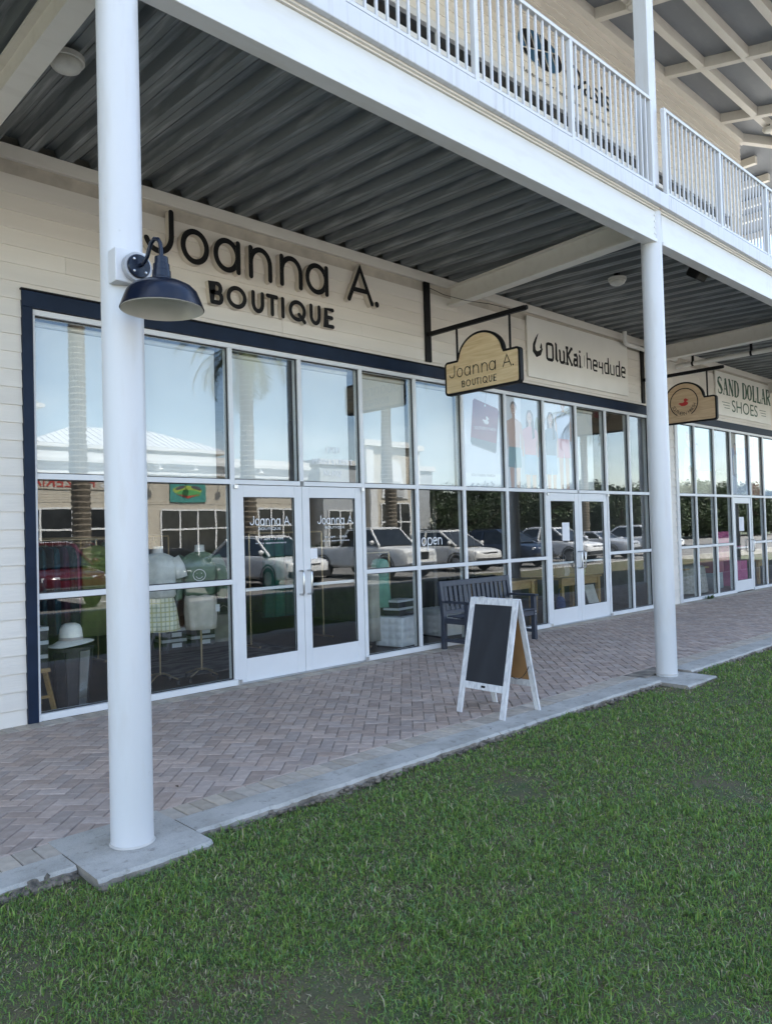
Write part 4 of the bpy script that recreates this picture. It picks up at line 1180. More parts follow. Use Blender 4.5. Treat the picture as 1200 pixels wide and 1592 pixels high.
# ------------------------------------------------------------------ sandwich board
WASH = wood_mat('whitewashed_wood', (0.74, 0.74, 0.74), (0.50, 0.50, 0.52), 0.7, (16, 16, 1.4))
CHALK = mat('chalkboard', (0.020, 0.023, 0.030), 0.6, scale=2.5, bump=0.02, detail=8, col2=(0.010, 0.012, 0.017), stretch=(1, 3, 1))
BOARDB = mat('hardboard_back', (0.36, 0.20, 0.08), 0.7, var=0.1)
t = thing('sandwich_board', 'white-framed blank chalkboard sandwich board standing at the paving edge', 'sandwich board', (5.32, -2.83, 0.0)); OFF[t.name] = Vector((0, 0, 0))
hwid, H_ = 0.235, 0.985
for s_ in (-1, 1):
    # lean frame: local (u across y, v along the slope, d outward)
    foot, top = s_*0.25, s_*0.012
    L = math.hypot(foot-top, H_); dx = (top-foot)/L; dz = H_/L
    def T(p, s_=s_, foot=foot, dx=dx, dz=dz):
        # outward normal of the leaf
        nx, nzz = s_*dz, -s_*dx*1.0
        return (foot+dx*p[1]+nx*p[2], p[0], dz*p[1]+abs(dx)*p[2])
    nm = 'front' if s_ < 0 else 'rear'
    lf = part_group('leaf', t, (0, 0, 0))
    for q in (-1, 1):
        g = MB(T); g.box(q*hwid-0.028, q*hwid+0.028, 0.0, L, -0.010, 0.010); obj('leg', g, WASH, lf, bevel=0.003, bseg=1)
    for a, b in ((L-0.062, L-0.001), (0.215, 0.275)):
        g = MB(T); g.box(-hwid+0.0285, hwid-0.0285, a, b, -0.0095, 0.0095); obj('rail', g, WASH, lf, bevel=0.003, bseg=1)
    g = MB(T); g.box(-hwid+0.029, hwid-0.029, 0.2755, L-0.0625, 0.000, 0.004); obj('chalk_panel', g, CHALK, lf)
    g = MB(T); g.box(-hwid+0.029, hwid-0.029, 0.2755, L-0.0625, -0.004, -0.0005); obj('panel_back', g, BOARDB, lf)
    if s_ < 0: g = MB(T); g.box(-0.022, 0.022, 0.236, 0.254, 0.0097, 0.0115); obj('latch', g, BLACKMETAL, lf)
for q in (-1, 1):
    pts = []
    for k in range(13):
        u = k/12; pts.append((-0.155+0.31*u, q*(hwid-0.005), 0.40-0.17*4*u*(1-u)*0.55))
    obj('chain', MB().tube(pts, 0.0028, 5), BLACKMETAL, t)
for q in (-0.15, 0.15): obj('hinge', MB().box(-0.02, 0.02, q-0.025, q+0.025, H_+0.0005, H_+0.006), MATS['steel'], t)

# ------------------------------------------------------------------ what stands and hangs behind the glass
SHADEC = mat('roller_shade_cloth', (0.76, 0.76, 0.74), 0.9, var=0.03, scale=2)
def shade(x0, x1, z0, label, z1=Z_TOP-0.06):
    t = thing('roller_shade', label, 'window shade', ((x0+x1)/2, 0.16, z0), group='pale shades behind the upper panes'); OFF[t.name] = Vector(((x0+x1)/2, 0.16, z0))
    obj('cloth', MB().box(x0, x1, 0.158, 0.160, z0+0.02, z1-0.06), SHADECLOTH, t); obj('hem_bar', MB().box(x0, x1, 0.152, 0.166, z0, z0+0.0199), ENAM, t); obj('roller', MB().lathe([(0.03, x0), (0.03, x1)], (0, 0.175, z1-0.028), n=14, ax='x'), ENAM, t, smooth=40)
SHADECLOTH = SHADEC
for x0, x1, lb in ((2.46, 3.40, 'pale roller shade behind the leftmost upper pane'), (3.49, 4.36, 'pale roller shade in the upper pane right of the near column'),
                   (4.52, 5.32, 'pale roller shade in the upper pane over the left door leaf'), (5.44, 6.25, 'pale roller shade behind the street number over the right door leaf'),
                   (6.40, 7.26, 'pale roller shade in the upper pane just right of the boutique door'), (7.36, 8.24, 'pale roller shade in the upper pane above the bench end'),
                   (11.24, 11.95, 'pale roller shade in the upper pane over the far right door leaf')):
    shade(x0, x1, Z_TR+0.03, lb)

def poster(name, label, x0, x1, z0, z1, draw, base=(0.78, 0.79, 0.84), parts='printed_picture'):
    t = thing(name, label, 'poster', ((x0+x1)/2, 0.07, z0)); OFF[t.name] = Vector(((x0+x1)/2, 0.07, z0))
    g = MB(); g.col = base; g.box(x0, x1, 0.066, 0.069, z0, z1); obj('poster_sheet', g, PRINT, t)
    g = MB(lambda p: (p[0], 0.0655-p[2]*0.00015, p[1])); g.lay = 0
    draw(g, x0, x1, z0, z1)
    obj(parts, g, PRINT, t)
    return t
def blob(g, col, pts):
    g.col = col; g.lay += 1; g.poly([(u, v, g.lay) for u, v in pts])
def ell(cx, cy, rx, ry, n=20, rot=0): return [(cx+rx*math.cos(2*PI*k/n)*math.cos(rot)-ry*math.sin(2*PI*k/n)*math.sin(rot), cy+rx*math.cos(2*PI*k/n)*math.sin(rot)+ry*math.sin(2*PI*k/n)*math.cos(rot)) for k in range(n)]
SKIN = (0.58, 0.31, 0.21); HAIR = (0.06, 0.03, 0.02)
def person_print(g, cx, top, low, wid, skin, hair, shirt, shorts, long_hair, arms=True):
    soft = lambda c, k=.30: tuple(a*(1-k)+b*k for a, b in zip(c, (.78, .77, .80)))
    skin, hair, shirt, shorts = soft(skin), soft(hair, .22), soft(shirt), soft(shorts)
    """a flat printed figure cropped by the sheet: head, hair, shirt or bare chest, shorts, legs"""
    h = 1.42; sc = 1.0
    hd = top-0.13
    if long_hair: blob(g, hair, [(cx-.085, hd+.05), (cx-.05, hd+.12), (cx+.03, hd+.13), (cx+.09, hd+.06), (cx+.105, hd-.12), (cx+.12, hd-.30), (cx+.04, hd-.34), (cx-.04, hd-.28), (cx-.09, hd-.26), (cx-.10, hd-.08)])
    else: blob(g, hair, ell(cx, hd+.045, .078, .085))
    blob(g, skin, [(cx-.035, hd-.06), (cx+.035, hd-.06), (cx+.04, hd-.17), (cx-.04, hd-.17)])
    blob(g, skin, ell(cx-.005, hd, .062, .092))
    blob(g, (0.2, 0.1, 0.08), ell(cx-.025, hd+.012, .009, .005)); blob(g, (0.2, 0.1, 0.08), ell(cx+.02, hd+.012, .009, .005)); blob(g, (0.85, 0.8, 0.78), ell(cx-.003, hd-.043, .02, .007))
    sh = hd-.15; hp = sh-.44
    if arms:
        for q in (-1, 1): blob(g, skin, [(cx+q*wid*.86, sh-.02), (cx+q*wid*1.08, sh-.08), (cx+q*wid*1.12, sh-.30), (cx+q*wid*1.05, hp-.02), (cx+q*wid*.88, hp-.02), (cx+q*wid*.86, sh-.30)])
    blob(g, shirt, [(cx-.05, sh+.015), (cx+.05, sh+.015), (cx+wid*.9, sh-.035), (cx+wid, sh-.12), (cx+wid*.82, sh-.22), (cx+wid*.75, hp), (cx-wid*.75, hp), (cx-wid*.82, sh-.22), (cx-wid, sh-.12), (cx-wid*.9, sh-.035)])
    lg = hp-.30
    for q in (-1, 1): blob(g, skin, [(cx+q*wid*.12, lg+.05), (cx+q*wid*.72, lg+.05), (cx+q*wid*.60, low), (cx+q*wid*.2, low)])
    blob(g, shorts, [(cx-wid*.76, hp+.01), (cx+wid*.76, hp+.01), (cx+wid*.86, lg), (cx+.01, lg-.01), (cx, hp-.18), (cx-.01, lg-.01), (cx-wid*.86, lg)])
    if long_hair: blob(g, hair, [(cx+.06, hd+.03), (cx+.1, hd-.05), (cx+.13, hd-.30), (cx+.06, hd-.33), (cx+.045, hd-.1)])
def draw_tag(g, x0, x1, z0, z1):
    blob(g, (0.72, 0.73, 0.80), [(x0+.01, z0+.2), (x1-.01, z0+.2), (x1-.01, z0+.7), (x0+.01, z0+.6)])
    c = [(8.634, 3.50), (9.165, 3.40), (9.185, 3.37), (9.095, 2.75), (9.06, 2.735), (8.53, 2.83), (8.508, 2.86), (8.615, 3.49)]
    c = [(8.585, 3.47), (8.62, 3.50), (9.15, 3.40), (9.18, 3.36), (9.085, 2.76), (9.055, 2.735), (8.525, 2.835), (8.505, 2.87)]
    blob(g, (0.30, 0.31, 0.36), [(u+.012, v-.02) for u, v in c])
    blob(g, (0.20, 0.045, 0.085), c)
    blob(g, (0.13, 0.15, 0.19), [(8.505+.012, 2.93), (8.505, 2.87), (8.525, 2.835), (9.055, 2.735), (9.085, 2.76), (9.102, 2.87)])
    blob(g, (0.72, 0.70, 0.72), [(8.79+u*.16, 3.16+v*.14-u*.03) for u, v in DUCK]); blob(g, (0.7, 0.7, 0.7), ell(8.86, 3.42, .018, .018))
    blob(g, (0.25, 0.25, 0.28), [(8.857, 3.42), (8.863, 3.42), (8.90, z1), (8.893, z1)])
    g.lay += 1
    g.col = (0.66, 0.62, 0.66); text_fit(g, 'SOUTHERN MARSH', 8.60, 9.10, 3.05, 3.10, g.lay)
    g.col = (0.30, 0.30, 0.36); text_fit(g, 'SOUTHERN MARSH', 8.50, 9.05, 2.36, 2.40, g.lay)
poster('window_poster', 'window poster of a maroon swing tag with a white duck', 8.30, 9.235, 2.205, 3.62, draw_tag, (0.78, 0.79, 0.85))
def draw_p1(g, x0, x1, z0, z1):
    blob(g, (0.55, 0.60, 0.66), [(x0+.4, z0), (x1, z0), (x1, z1), (x0+.45, z1)]); blob(g, (0.30, 0.33, 0.28), ell(10.16, 3.1, .07, .26))
    person_print(g, 9.55, 3.55, z0, .19, SKIN, HAIR, (0.60, 0.34, 0.24), (0.06, 0.24, 0.27), False)
    person_print(g, 9.96, 3.45, z0, .20, (0.62, 0.36, 0.26), HAIR, (0.66, 0.22, 0.24), (0.30, 0.45, 0.62), True)
poster('window_poster', 'window poster of a bare-chested man and a woman in a pink top', 9.29, 10.228, 2.205, 3.62, draw_p1)
def draw_p2(g, x0, x1, z0, z1):
    blob(g, (0.68, 0.71, 0.78), [(x0+.35, z0), (x1, z0), (x1, z1), (x0+.45, z1)])
    person_print(g, 10.90, 3.76, z0, .215, SKIN, (0.22, 0.13, 0.08), (0.42, 0.48, 0.66), (0.68, 0.16, 0.22), False)
    person_print(g, 10.53, 3.47, z0, .185, (0.62, 0.36, 0.26), HAIR, (0.12, 0.15, 0.21), (0.36, 0.50, 0.66), True)
poster('window_poster', 'window poster of a woman in a grey top and a man in pink shorts', 10.282, 11.165, 2.205, 3.62, draw_p2)
def draw_b1(g, x0, x1, z0, z1):
    blob(g, (0.50, 0.68, 0.74), [(x0, z0+.5), (x1, z0+.5), (x1, z1), (x0, z1)]); blob(g, (0.62, 0.55, 0.42), [(x0, z0), (x1, z0), (x1, z0+.55), (x0, z0+.5)])
    blob(g, (0.80, 0.80, 0.78), ell(x0+.7, z0+1.1, .18, .14)); blob(g, (0.72, 0.66, 0.56), [(x0+.35, z0+.25), (x0+.7, z0+.2), (x0+.65, z0+.95), (x0+.45, z0+1.0)]); blob(g, (0.5, 0.32, 0.22), ell(x0+.58, z0+1.2, .06, .1)); blob(g, (0.20, 0.18, 0.17), ell(x0+.66, z0+.52, .07, .07))
    blob(g, (0.33, 0.30, 0.28), [(x0+.3, z0+.2), (x0+.6, z0+.16), (x0+.6, z0+.18), (x0+.3, z0+.22)])
poster('window_poster', 'sandy beach window poster in the first upper pane of the shoe shop', 14.875, 15.63, 2.205, 3.62, draw_b1)
def draw_b2(g, x0, x1, z0, z1):
    blob(g, (0.50, 0.70, 0.76), [(x0, z0+.45), (x1, z0+.45), (x1, z1), (x0, z1)]); blob(g, (0.62, 0.57, 0.44), [(x0, z0), (x1, z0), (x1, z0+.5), (x0, z0+.48)]); blob(g, (0.28, 0.30, 0.36), ell(x0+.2, z0+1.05, .06, .03)); blob(g, (0.66, 0.72, 0.72), ell(x0+.2, z0+.7, .16, .2)); blob(g, (0.30, 0.24, 0.25), ell(x0+.15, z0+.42, .06, .1))
poster('window_poster', 'pale blue seaside window poster in the second upper pane of the shoe shop', 15.69, 16.57, 2.205, 3.62, draw_b2)
def draw_b3(g, x0, x1, z0, z1):
    blob(g, (0.36, 0.38, 0.52), [(x0, z0+.35), (x1, z0+.2), (x1, z1), (x0, z1)]); blob(g, (0.52, 0.46, 0.40), [(x0, z1-.35), (x1, z1-.3), (x1, z1), (x0, z1)])
    person_print(g, x0+.35, z0+1.2, z0+.35, .13, SKIN, HAIR, (0.60, 0.66, 0.70), (0.33, 0.38, 0.46), False); person_print(g, x0+.68, z0+1.0, z0+.3, .12, SKIN, HAIR, (0.62, 0.62, 0.36), (0.60, 0.60, 0.40), True)
    blob(g, (0.62, 0.66, 0.76), [(x0, z0), (x1, z0), (x1, z0+.22), (x0, z0+.5)])
poster('window_poster', 'street scene window poster over the shoe shop door', 17.51, 18.51, 2.205, 3.62, draw_b3)
def draw_b4(g, x0, x1, z0, z1):
    person_print(g, x0+.32, z0+1.42, z0, .21, SKIN, (0.25, 0.1, 0.06), (0.60, 0.30, 0.36), (0.22, 0.22, 0.26), True); blob(g, (0.30, 0.11, 0.08), ell(x0+.45, z0+.12, .22, .22))
poster('window_poster', 'window poster of a woman in a pink top right of the shoe shop door', 18.57, 19.34, 2.205, 3.62, draw_b4, (0.52, 0.44, 0.38))
def draw_b5(g, x0, x1, z0, z1):
    blob(g, (0.30, 0.40, 0.62), ell(x0+.4, z0+.9, .25, .4)); blob(g, (0.60, 0.64, 0.72), ell(x0+.3, z0+.5, .2, .3))
poster('window_poster', 'blue window poster in the last upper pane at the right edge', 19.40, 20.27, 2.205, 3.62, draw_b5, (0.42, 0.50, 0.68))

# lettering stuck on the glass (white film)
VINYL = mat('white_vinyl', (0.80, 0.81, 0.82), 0.5, var=0.02)
T_g = lambda p: (p[0], 0.0300-p[2], p[1])
def decal(label, draw, T=T_g, loc=(0, 0, 0)):
    t = thing('glass_lettering', label, 'lettering', loc); OFF[t.name] = Vector(loc)
    for f in draw:
        g = MB(T); f(g); obj('lettering_line', g, VINYL, t)
    return t
def name_decal(u0, u1, v0, v1):
    s_ = (u1-u0)/(6.60-3.475)
    k = lambda z: v0+(z-4.435)/(4.878-4.435)*(v1-v0)
    def one(ch, a, b, c, d): return lambda g: stroke_letter(g, ch, u0+(a-3.475)*s_, u0+(b-3.475)*s_, k(c), k(min(d, 4.878)), 0.010 if ch != '.' else 0.016, 0.0, 0.001, ms=0)
    w = (u1-u0)
    return [one(*q) for q in JOANNA]+[lambda g: text_fit(g, 'BOUTIQUE', u0+.2*w, u0+.75*w, v0-.062, v0-.028, .001),
            lambda g: text_fit(g, '11 AM - 7 PM', u0+.2*w, u0+.8*w, v0-.17, v0-.145, .001), lambda g: text_fit(g, 'or by appointment', u0+.12*w, u0+.88*w, v0-.215, v0-.19, .001)]
decal('white Joanna A. lettering on the left door glass', name_decal(4.69, 5.235, 1.705, 1.80), loc=(4.95, 0.03, 1.5))
decal('white Joanna A. lettering on the right door glass', name_decal(5.63, 6.185, 1.705, 1.80), loc=(5.9, 0.03, 1.5))
T_g2 = lambda p: (p[0], 0.0480-p[2], p[1])
decal('white 1701 Main Street N-102 lettering above the door', [lambda g: text_fit(g, '1701', 5.80, 6.01, 2.56, 2.63, .001), lambda g: text_fit(g, 'MAIN STREET', 5.60, 6.22, 2.42, 2.49, .001), lambda g: text_fit(g, 'N-102', 5.76, 6.03, 2.28, 2.35, .001)], T_g2, (5.9, 0.05, 2.28))
w = 0.014; z = 1.415
def open_o(g): g.ribbon(arc(7.455, 1.445, .042, .05, 90, 450, 20)[:-1], .014, 0, .001, closed=True, ms=0)
def open_p(g): g.ribbon([(7.53, 1.325), (7.535, 1.49)], .014, 0, .001, ms=0); g.ribbon(arc(7.572, 1.445, .040, .048, 90, 450, 20)[:-1], .014, 0, .0013, closed=True, ms=0)
def open_e(g): g.ribbon([(7.635, 1.445), (7.71, 1.46)]+arc(7.675, 1.45, .038, .045, 20, 310, 16), .014, 0, .001, ms=0)
def open_n(g): g.ribbon([(7.74, 1.49), (7.74, 1.40)], .014, 0, .001, ms=0); g.ribbon([(7.742, 1.445)]+arc(7.775, 1.45, .034, .038, 170, 0, 10)+[(7.81, 1.40)], .014, 0, .0013, ms=0)
decal('white script open lettering on the window left of the bench', [open_o, open_p, open_e, open_n], T_g2, (7.6, 0.05, 1.33))
PAPER = mat('paper', (0.80, 0.80, 0.82), 0.8, var=0.03)
for x0, x1, z0, z1, lb, y in ((5.50, 5.60, 1.30, 1.42, 'small white notice beside the handle of the boutique door', 0.0115), (10.72, 10.93, 1.36, 1.66, 'white paper notice on the left leaf of the second double door', 0.031), (17.85, 18.12, 1.38, 1.70, 'white paper notice on the shoe shop door', 0.031)):
    g = MB(); g.box(x0, x1, y-0.0012, y, z0, z1); o = obj('paper_notice', g, PAPER); tag(o, lb, 'notice')

# ---- boutique interior
WICK = wood_mat('dark_slat_wood', (0.045, 0.04, 0.042), (0.02, 0.019, 0.02), 0.5, (8, 8, 1))
t = thing('slatted_tub', 'dark slatted wooden tub behind the leftmost lower pane', 'tub', (2.88, 0.42, 0)); OFF[t.name] = Vector((0, 0, 0))
for k in range(10):
    a = 2*PI*k/10; ca, sa = math.cos(a), math.sin(a); g = MB()
    def stave(r, z, w): return [(r*ca-sa*w, r*sa+ca*w, z), (r*ca+sa*w, r*sa-ca*w, z)]
    p = stave(.145, .0, .042)+stave(.195, .55, .056)[::-1]; q = stave(.130, .0, .040)+stave(.18, .55, .054)[::-1]
    i = [g.P(v) for v in p]; j = [g.P(v) for v in q]; g.F(i[::-1]); g.F(j)
    for m_ in range(4): g.F((i[m_], i[(m_+1)%4], j[(m_+1)%4], j[m_]))
    obj('stave', g, WICK if k != 8 else mat('mirror_strip', (0.5, 0.5, 0.48), 0.15, metal=0.8), t)
obj('rim', MB().lathe([(.188, .54), (.208, .54), (.210, .575), (.19, .58)], n=30, caps=False), WICK, t, smooth=40); obj('lid', MB().lathe([(0, .556), (.19, .556), (.19, .57), (0, .572)], n=24), WICK, t)
STRAW = mat('white_straw', (0.90, 0.87, 0.80), 0.8, var=0.04, scale=30, bump=0.5, bscale=120)
t = thing('sun_hat', 'white wide-brimmed sun hat resting on the slatted tub', 'hat', (2.87, 0.40, 0.583)); OFF[t.name] = Vector((0, 0, 0))
g = MB(); n = 40; prof = [(0.0, .215), (.05, .213), (.083, .195), (.098, .16), (.105, .10), (.108, .055)]
g.lathe(prof, n=n, sx=1.0, sy=1.1, caps=False); obj('crown', g, STRAW, t, smooth=True)
g = MB(); rings = []
for r, dz in ((.106, .056), (.14, .045), (.18, .028), (.212, .008)):
    rings.append([g.P((r*math.cos(2*PI*k/n), r*1.08*math.sin(2*PI*k/n), max(0.003, dz+(r-.1)*.28*math.cos(2*PI*k/n+.6)))) for k in range(n)])
for a, b in zip(rings, rings[1:]):
    for k in range(n): g.F((a[k], b[k], b[(k+1)%n], a[(k+1)%n]))
obj('brim', g, STRAW, t, smooth=True); obj('hat_band', MB().lathe([(.1085, .056), (.1075, .085)], n=n, sx=1.01, sy=1.11, caps=False), mat('hat_band', (0.42, 0.38, 0.36), 0.8), t, smooth=True)
PINE = wood_mat('pine', (0.46, 0.30, 0.11), (0.36, 0.22, 0.075), 0.45, (2, 10, 10))
t = thing('wooden_stool', 'pine stool at the left end of the shop window', 'stool', (2.50, 0.55, 0)); OFF[t.name] = Vector((0, 0, 0))
obj('seat', MB().box(-.17, .17, -.17, .17, .36, .40), PINE, t, bevel=.006)
for a in (-1, 1):
    for b in (-1, 1): obj('leg', MB().beam((a*.13, b*.13, .36), (a*.19, b*.19, 0), .03, .04), PINE, t)
obj('rung', MB().box(-.165, .165, -.178, -.155, .12, .145), PINE, t)
BOXD = mat('shoe_box_dark', (0.05, 0.048, 0.05), 0.6); BOXL = mat('shoe_box_lid', (0.60, 0.62, 0.64), 0.6)
def shoebox(x, y, z, w, d, h, rz, label, labelcard=False):
    t = thing('shoe_box', label, 'box', (x, y, z), rz, group='dark shoe boxes with pale lids'); OFF[t.name] = Vector((0, 0, 0))
    obj('tray', MB().box(-w/2, w/2, -d/2, d/2, 0, h*.72), BOXD, t); obj('lid', MB().box(-w/2-.004, w/2+.004, -d/2-.004, d/2+.004, h*.721, h), BOXL, t)
    if labelcard: obj('label_card', MB().box(-w*.1, w*.3, -d/2-.0065, -d/2-.0045, h*.2, h*.6), PAPER, t)
for k, lb in enumerate(('bottom shoe box of the three on the pine stool', 'middle shoe box of the three on the pine stool', 'top shoe box of the three on the pine stool')): shoebox(2.50, .52, .401+k*.128, .31, .24, .127, R(4*(k-1)), lb)
for k, (x, z, lb) in enumerate(((5.30, .0, 'lower box of the left pair of shoe boxes behind the mannequins'), (5.30, .151, 'upper box of the left pair of shoe boxes behind the mannequins'), (5.76, .0, 'lower box of the right pair of shoe boxes behind the mannequins'), (5.76, .151, 'upper box of the right pair of shoe boxes behind the mannequins'))): shoebox(x, 3.05, z, .36, .28, .15, R(-6), lb, True)

BRASS = mat('brass_pole', (0.50, 0.40, 0.26), 0.3, metal=0.9)
RUBBER = mat('caster_rubber', (0.02, 0.02, 0.02), 0.5)
CANV = mat('mannequin_linen', (0.66, 0.64, 0.62), 0.85, var=0.04)
def plaid(name):
    m, n, l, b = nt(name); b.inputs['Roughness'].default_value = 0.9
    co = n.new('ShaderNodeTexCoord'); sp = n.new('ShaderNodeSeparateXYZ'); l.new(co.outputs['Object'], sp.inputs[0])
    last = None
    cols = ((0.78, 0.77, 0.60), (0.24, 0.31, 0.22), (0.66, 0.60, 0.25))
    def stripe(sock, f, w):
        a = n.new('ShaderNodeMath'); a.operation = 'MULTIPLY'; a.inputs[1].default_value = f; l.new(sock, a.inputs[0])
        c = n.new('ShaderNodeMath'); c.operation = 'FRACT'; l.new(a.outputs[0], c.inputs[0])
        d = n.new('ShaderNodeMath'); d.operation = 'LESS_THAN'; d.inputs[1].default_value = w; l.new(c.outputs[0], d.inputs[0]); return d.outputs[0]
    prev = None
    for sock, f, w, cc in ((sp.outputs['X'], 22, .32, cols[1]), (sp.outputs['Z'], 20, .3, cols[1]), (sp.outputs['X'], 11, .12, cols[2]), (sp.outputs['Z'], 10, .12, cols[2])):
        mm = n.new('ShaderNodeMixRGB'); k = n.new('ShaderNodeMath'); k.operation = 'MULTIPLY'; k.inputs[1].default_value = 0.55
        l.new(stripe(sock, f, w), k.inputs[0]); l.new(k.outputs[0], mm.inputs['Fac']); mm.inputs['Color2'].default_value = (*cc, 1)
        if prev: l.new(prev, mm.inputs['Color1'])
        else: mm.inputs['Color1'].default_value = (*cols[0], 1)
        prev = mm.outputs['Color']
    l.new(prev, b.inputs['Base Color']); return m
PLAID = plaid('plaid_cloth')
def cl(col):
    k = 'cloth_%02d%02d%02d' % tuple(int(c*99) for c in col)
    return mat(k, col, 0.9, var=0.14, scale=7, bump=0.3, bscale=22)
def dress_form(label, loc, rz, top_m, skirt_m, skirt, sleeves, motif=False):
    t = thing('dress_form', label, 'mannequin', loc, rz); OFF[t.name] = Vector((0, 0, 0))
    obj('pole', MB().tube([(0, 0, .10), (0, 0, .62)], .011, 10), BRASS, t, smooth=60)
    for k in range(4):
        a = R(45+90*k+12); L = .21
        lg = obj('base_leg', MB().tube([(0, 0, .12), (L*.35*math.cos(a), L*.35*math.sin(a), .11), (L*.8*math.cos(a), L*.8*math.sin(a), .075), (L*math.cos(a), L*math.sin(a), .06)], .009, 8), BRASS, t, smooth=60)
        obj('caster', MB().lathe([(.0, -.012), (.026, -.012), (.028, 0), (.026, .012), (0, .012)], (L*math.cos(a), L*math.sin(a), .0285), n=14, ax='x'), RUBBER, lg)
    g = MB(); loft(g, [(0, 0, 1.40, .062, .06), (0, 0, 1.47, .052, .052), (0, 0, 1.50, .054, .054), (0, 0, 1.505, .03, .03)], 20); obj('neck', g, CANV, t, smooth=50)
    g = MB(); loft(g, [(0, 0, 1.425, .07, .066), (0, 0, 1.405, .12, .085), (0, 0, 1.375, .175, .10), (0, 0, 1.30, .195, .115), (0, -.01, 1.18, .19, .13), (0, 0, 1.05, .175, .12), (0, 0, .97, .185, .125), (0, 0, .94, .165, .115)], 30, .03, 7); obj('top', g, top_m, t, smooth=True)
    for s_ in (-1, 1):
        pts = [(s_*.16, 0, 1.365), (s_*.215, -.01, 1.27), (s_*.245, -.02, 1.15), (s_*.25, -.035, 1.02), (s_*.235, -.05, .93), (s_*.225, -.06, .90)]
        if not sleeves: pts = pts[:3]
        rr = [.07, .068, .066, .066, .05, .032][:len(pts)]
        obj('sleeve', MB().tube(pts, rr, 12), top_m, t, smooth=50)
    g = MB(); loft(g, skirt, 44, .06, 8, .7); obj('skirt', g, skirt_m, t, smooth=True)
    if motif:
        g = MB(lambda p: (p[0], -.1365-p[2], p[1])); g.ribbon(arc(0, 1.17, .066, .062, 90, 450, 28)[:-1], .007, -.012, .002, closed=True, ms=0)
        for q in (-.022, .022): g.ribbon([(q, 1.185), (q, 1.19)], .011, -.004, .002, ms=0)
        g.ribbon(arc(0, 1.165, .035, .032, 200, 340, 10), .006, -.004, .002, ms=0); obj('printed_face', g, VINYL, t)
        obj('price_tag', MB().box(.168, .212, -.135, -.133, .76, .84), PAPER, t)
    return t
dress_form('mannequin in a green sweatshirt and pale wrap skirt beside the door', (4.40, .62, 0), R(-32), cl((.15, .23, .15)), cl((.66, .61, .54)), [(0, 0, .985, .15, .11), (0, 0, .90, .175, .125), (0, 0, .76, .178, .13), (0, 0, .62, .165, .125), (0, 0, .56, .158, .12)], True, True)
dress_form('mannequin in a pale top and plaid skirt right of the near column', (3.94, .70, 0), R(-22), cl((.70, .70, .65)), PLAID, [(0, 0, .99, .13, .10), (0, 0, .92, .16, .12), (0, 0, .80, .185, .14), (0, 0, .66, .20, .15), (0, 0, .58, .21, .155)], False)
t = thing('tote_bag', 'cream canvas tote bag leaning on a carton behind the mannequins', 'bag', (6.22, 3.1, 0), R(-10)); OFF[t.name] = Vector((0, 0, 0))
g = MB(); loft(g, [(0, 0, 0.0, .19, .05), (0, 0, .1, .2, .06), (0, .01, .3, .19, .04), (0, .02, .40, .185, .015)], 24); obj('body', g, cl((.46, .43, .36)), t, smooth=60); obj('handle', MB().tube([(-.08, .02, .39), (-.07, .02, .50), (0, .02, .54), (.07, .02, .50), (.08, .02, .39)], .008, 6), cl((.46, .43, .36)), t)
t = thing('woven_basket', 'black and white patterned woven basket behind the plaid skirt', 'basket', (4.0, 1.55, 0)); OFF[t.name] = Vector((0, 0, 0))
m_, n_, l_, b_ = nt('woven_pattern'); b_.inputs['Roughness'].default_value = .85
ck = n_.new('ShaderNodeTexVoronoi'); ck.inputs['Scale'].default_value = 22; rp_ = n_.new('ShaderNodeValToRGB'); rp_.color_ramp.elements[0].color = (.03, .03, .03, 1); rp_.color_ramp.elements[0].position = .3; rp_.color_ramp.elements[1].color = (.55, .54, .5, 1); rp_.color_ramp.elements[1].position = .4; l_.new(ck.outputs['Distance'], rp_.inputs['Fac']); l_.new(rp_.outputs['Color'], b_.inputs['Base Color'])
g = MB(); g.lathe([(.16, 0), (.2, .1), (.205, .3), (.19, .42)], n=24); obj('basket_wall', g, m_, t, smooth=40); obj('basket_rim', MB().lathe([(.185, .415), (.2, .42), (.2, .445), (.185, .45)], n=24, caps=False), cl((.3, .24, .16)), t)
# floor rug
m_, n_, l_, b_ = nt('rug_pattern'); b_.inputs['Roughness'].default_value = .95
wv = n_.new('ShaderNodeTexWave'); wv.wave_type = 'RINGS'; wv.inputs['Scale'].default_value = 5; wv.inputs['Distortion'].default_value = 9; wv.inputs['Detail'].default_value = 2; rp_ = n_.new('ShaderNodeValToRGB'); rp_.color_ramp.elements[0].color = (.045, .042, .04, 1); rp_.color_ramp.elements[1].color = (.17, .16, .15, 1); l_.new(wv.outputs['Fac'], rp_.inputs['Fac']); l_.new(rp_.outputs['Color'], b_.inputs['Base Color'])
o = obj('floor_rug', MB().box(4.2, 6.4, .9, 2.6, -.001, .008), m_); tag(o, 'grey swirl-patterned rug on the boutique floor', 'rug')

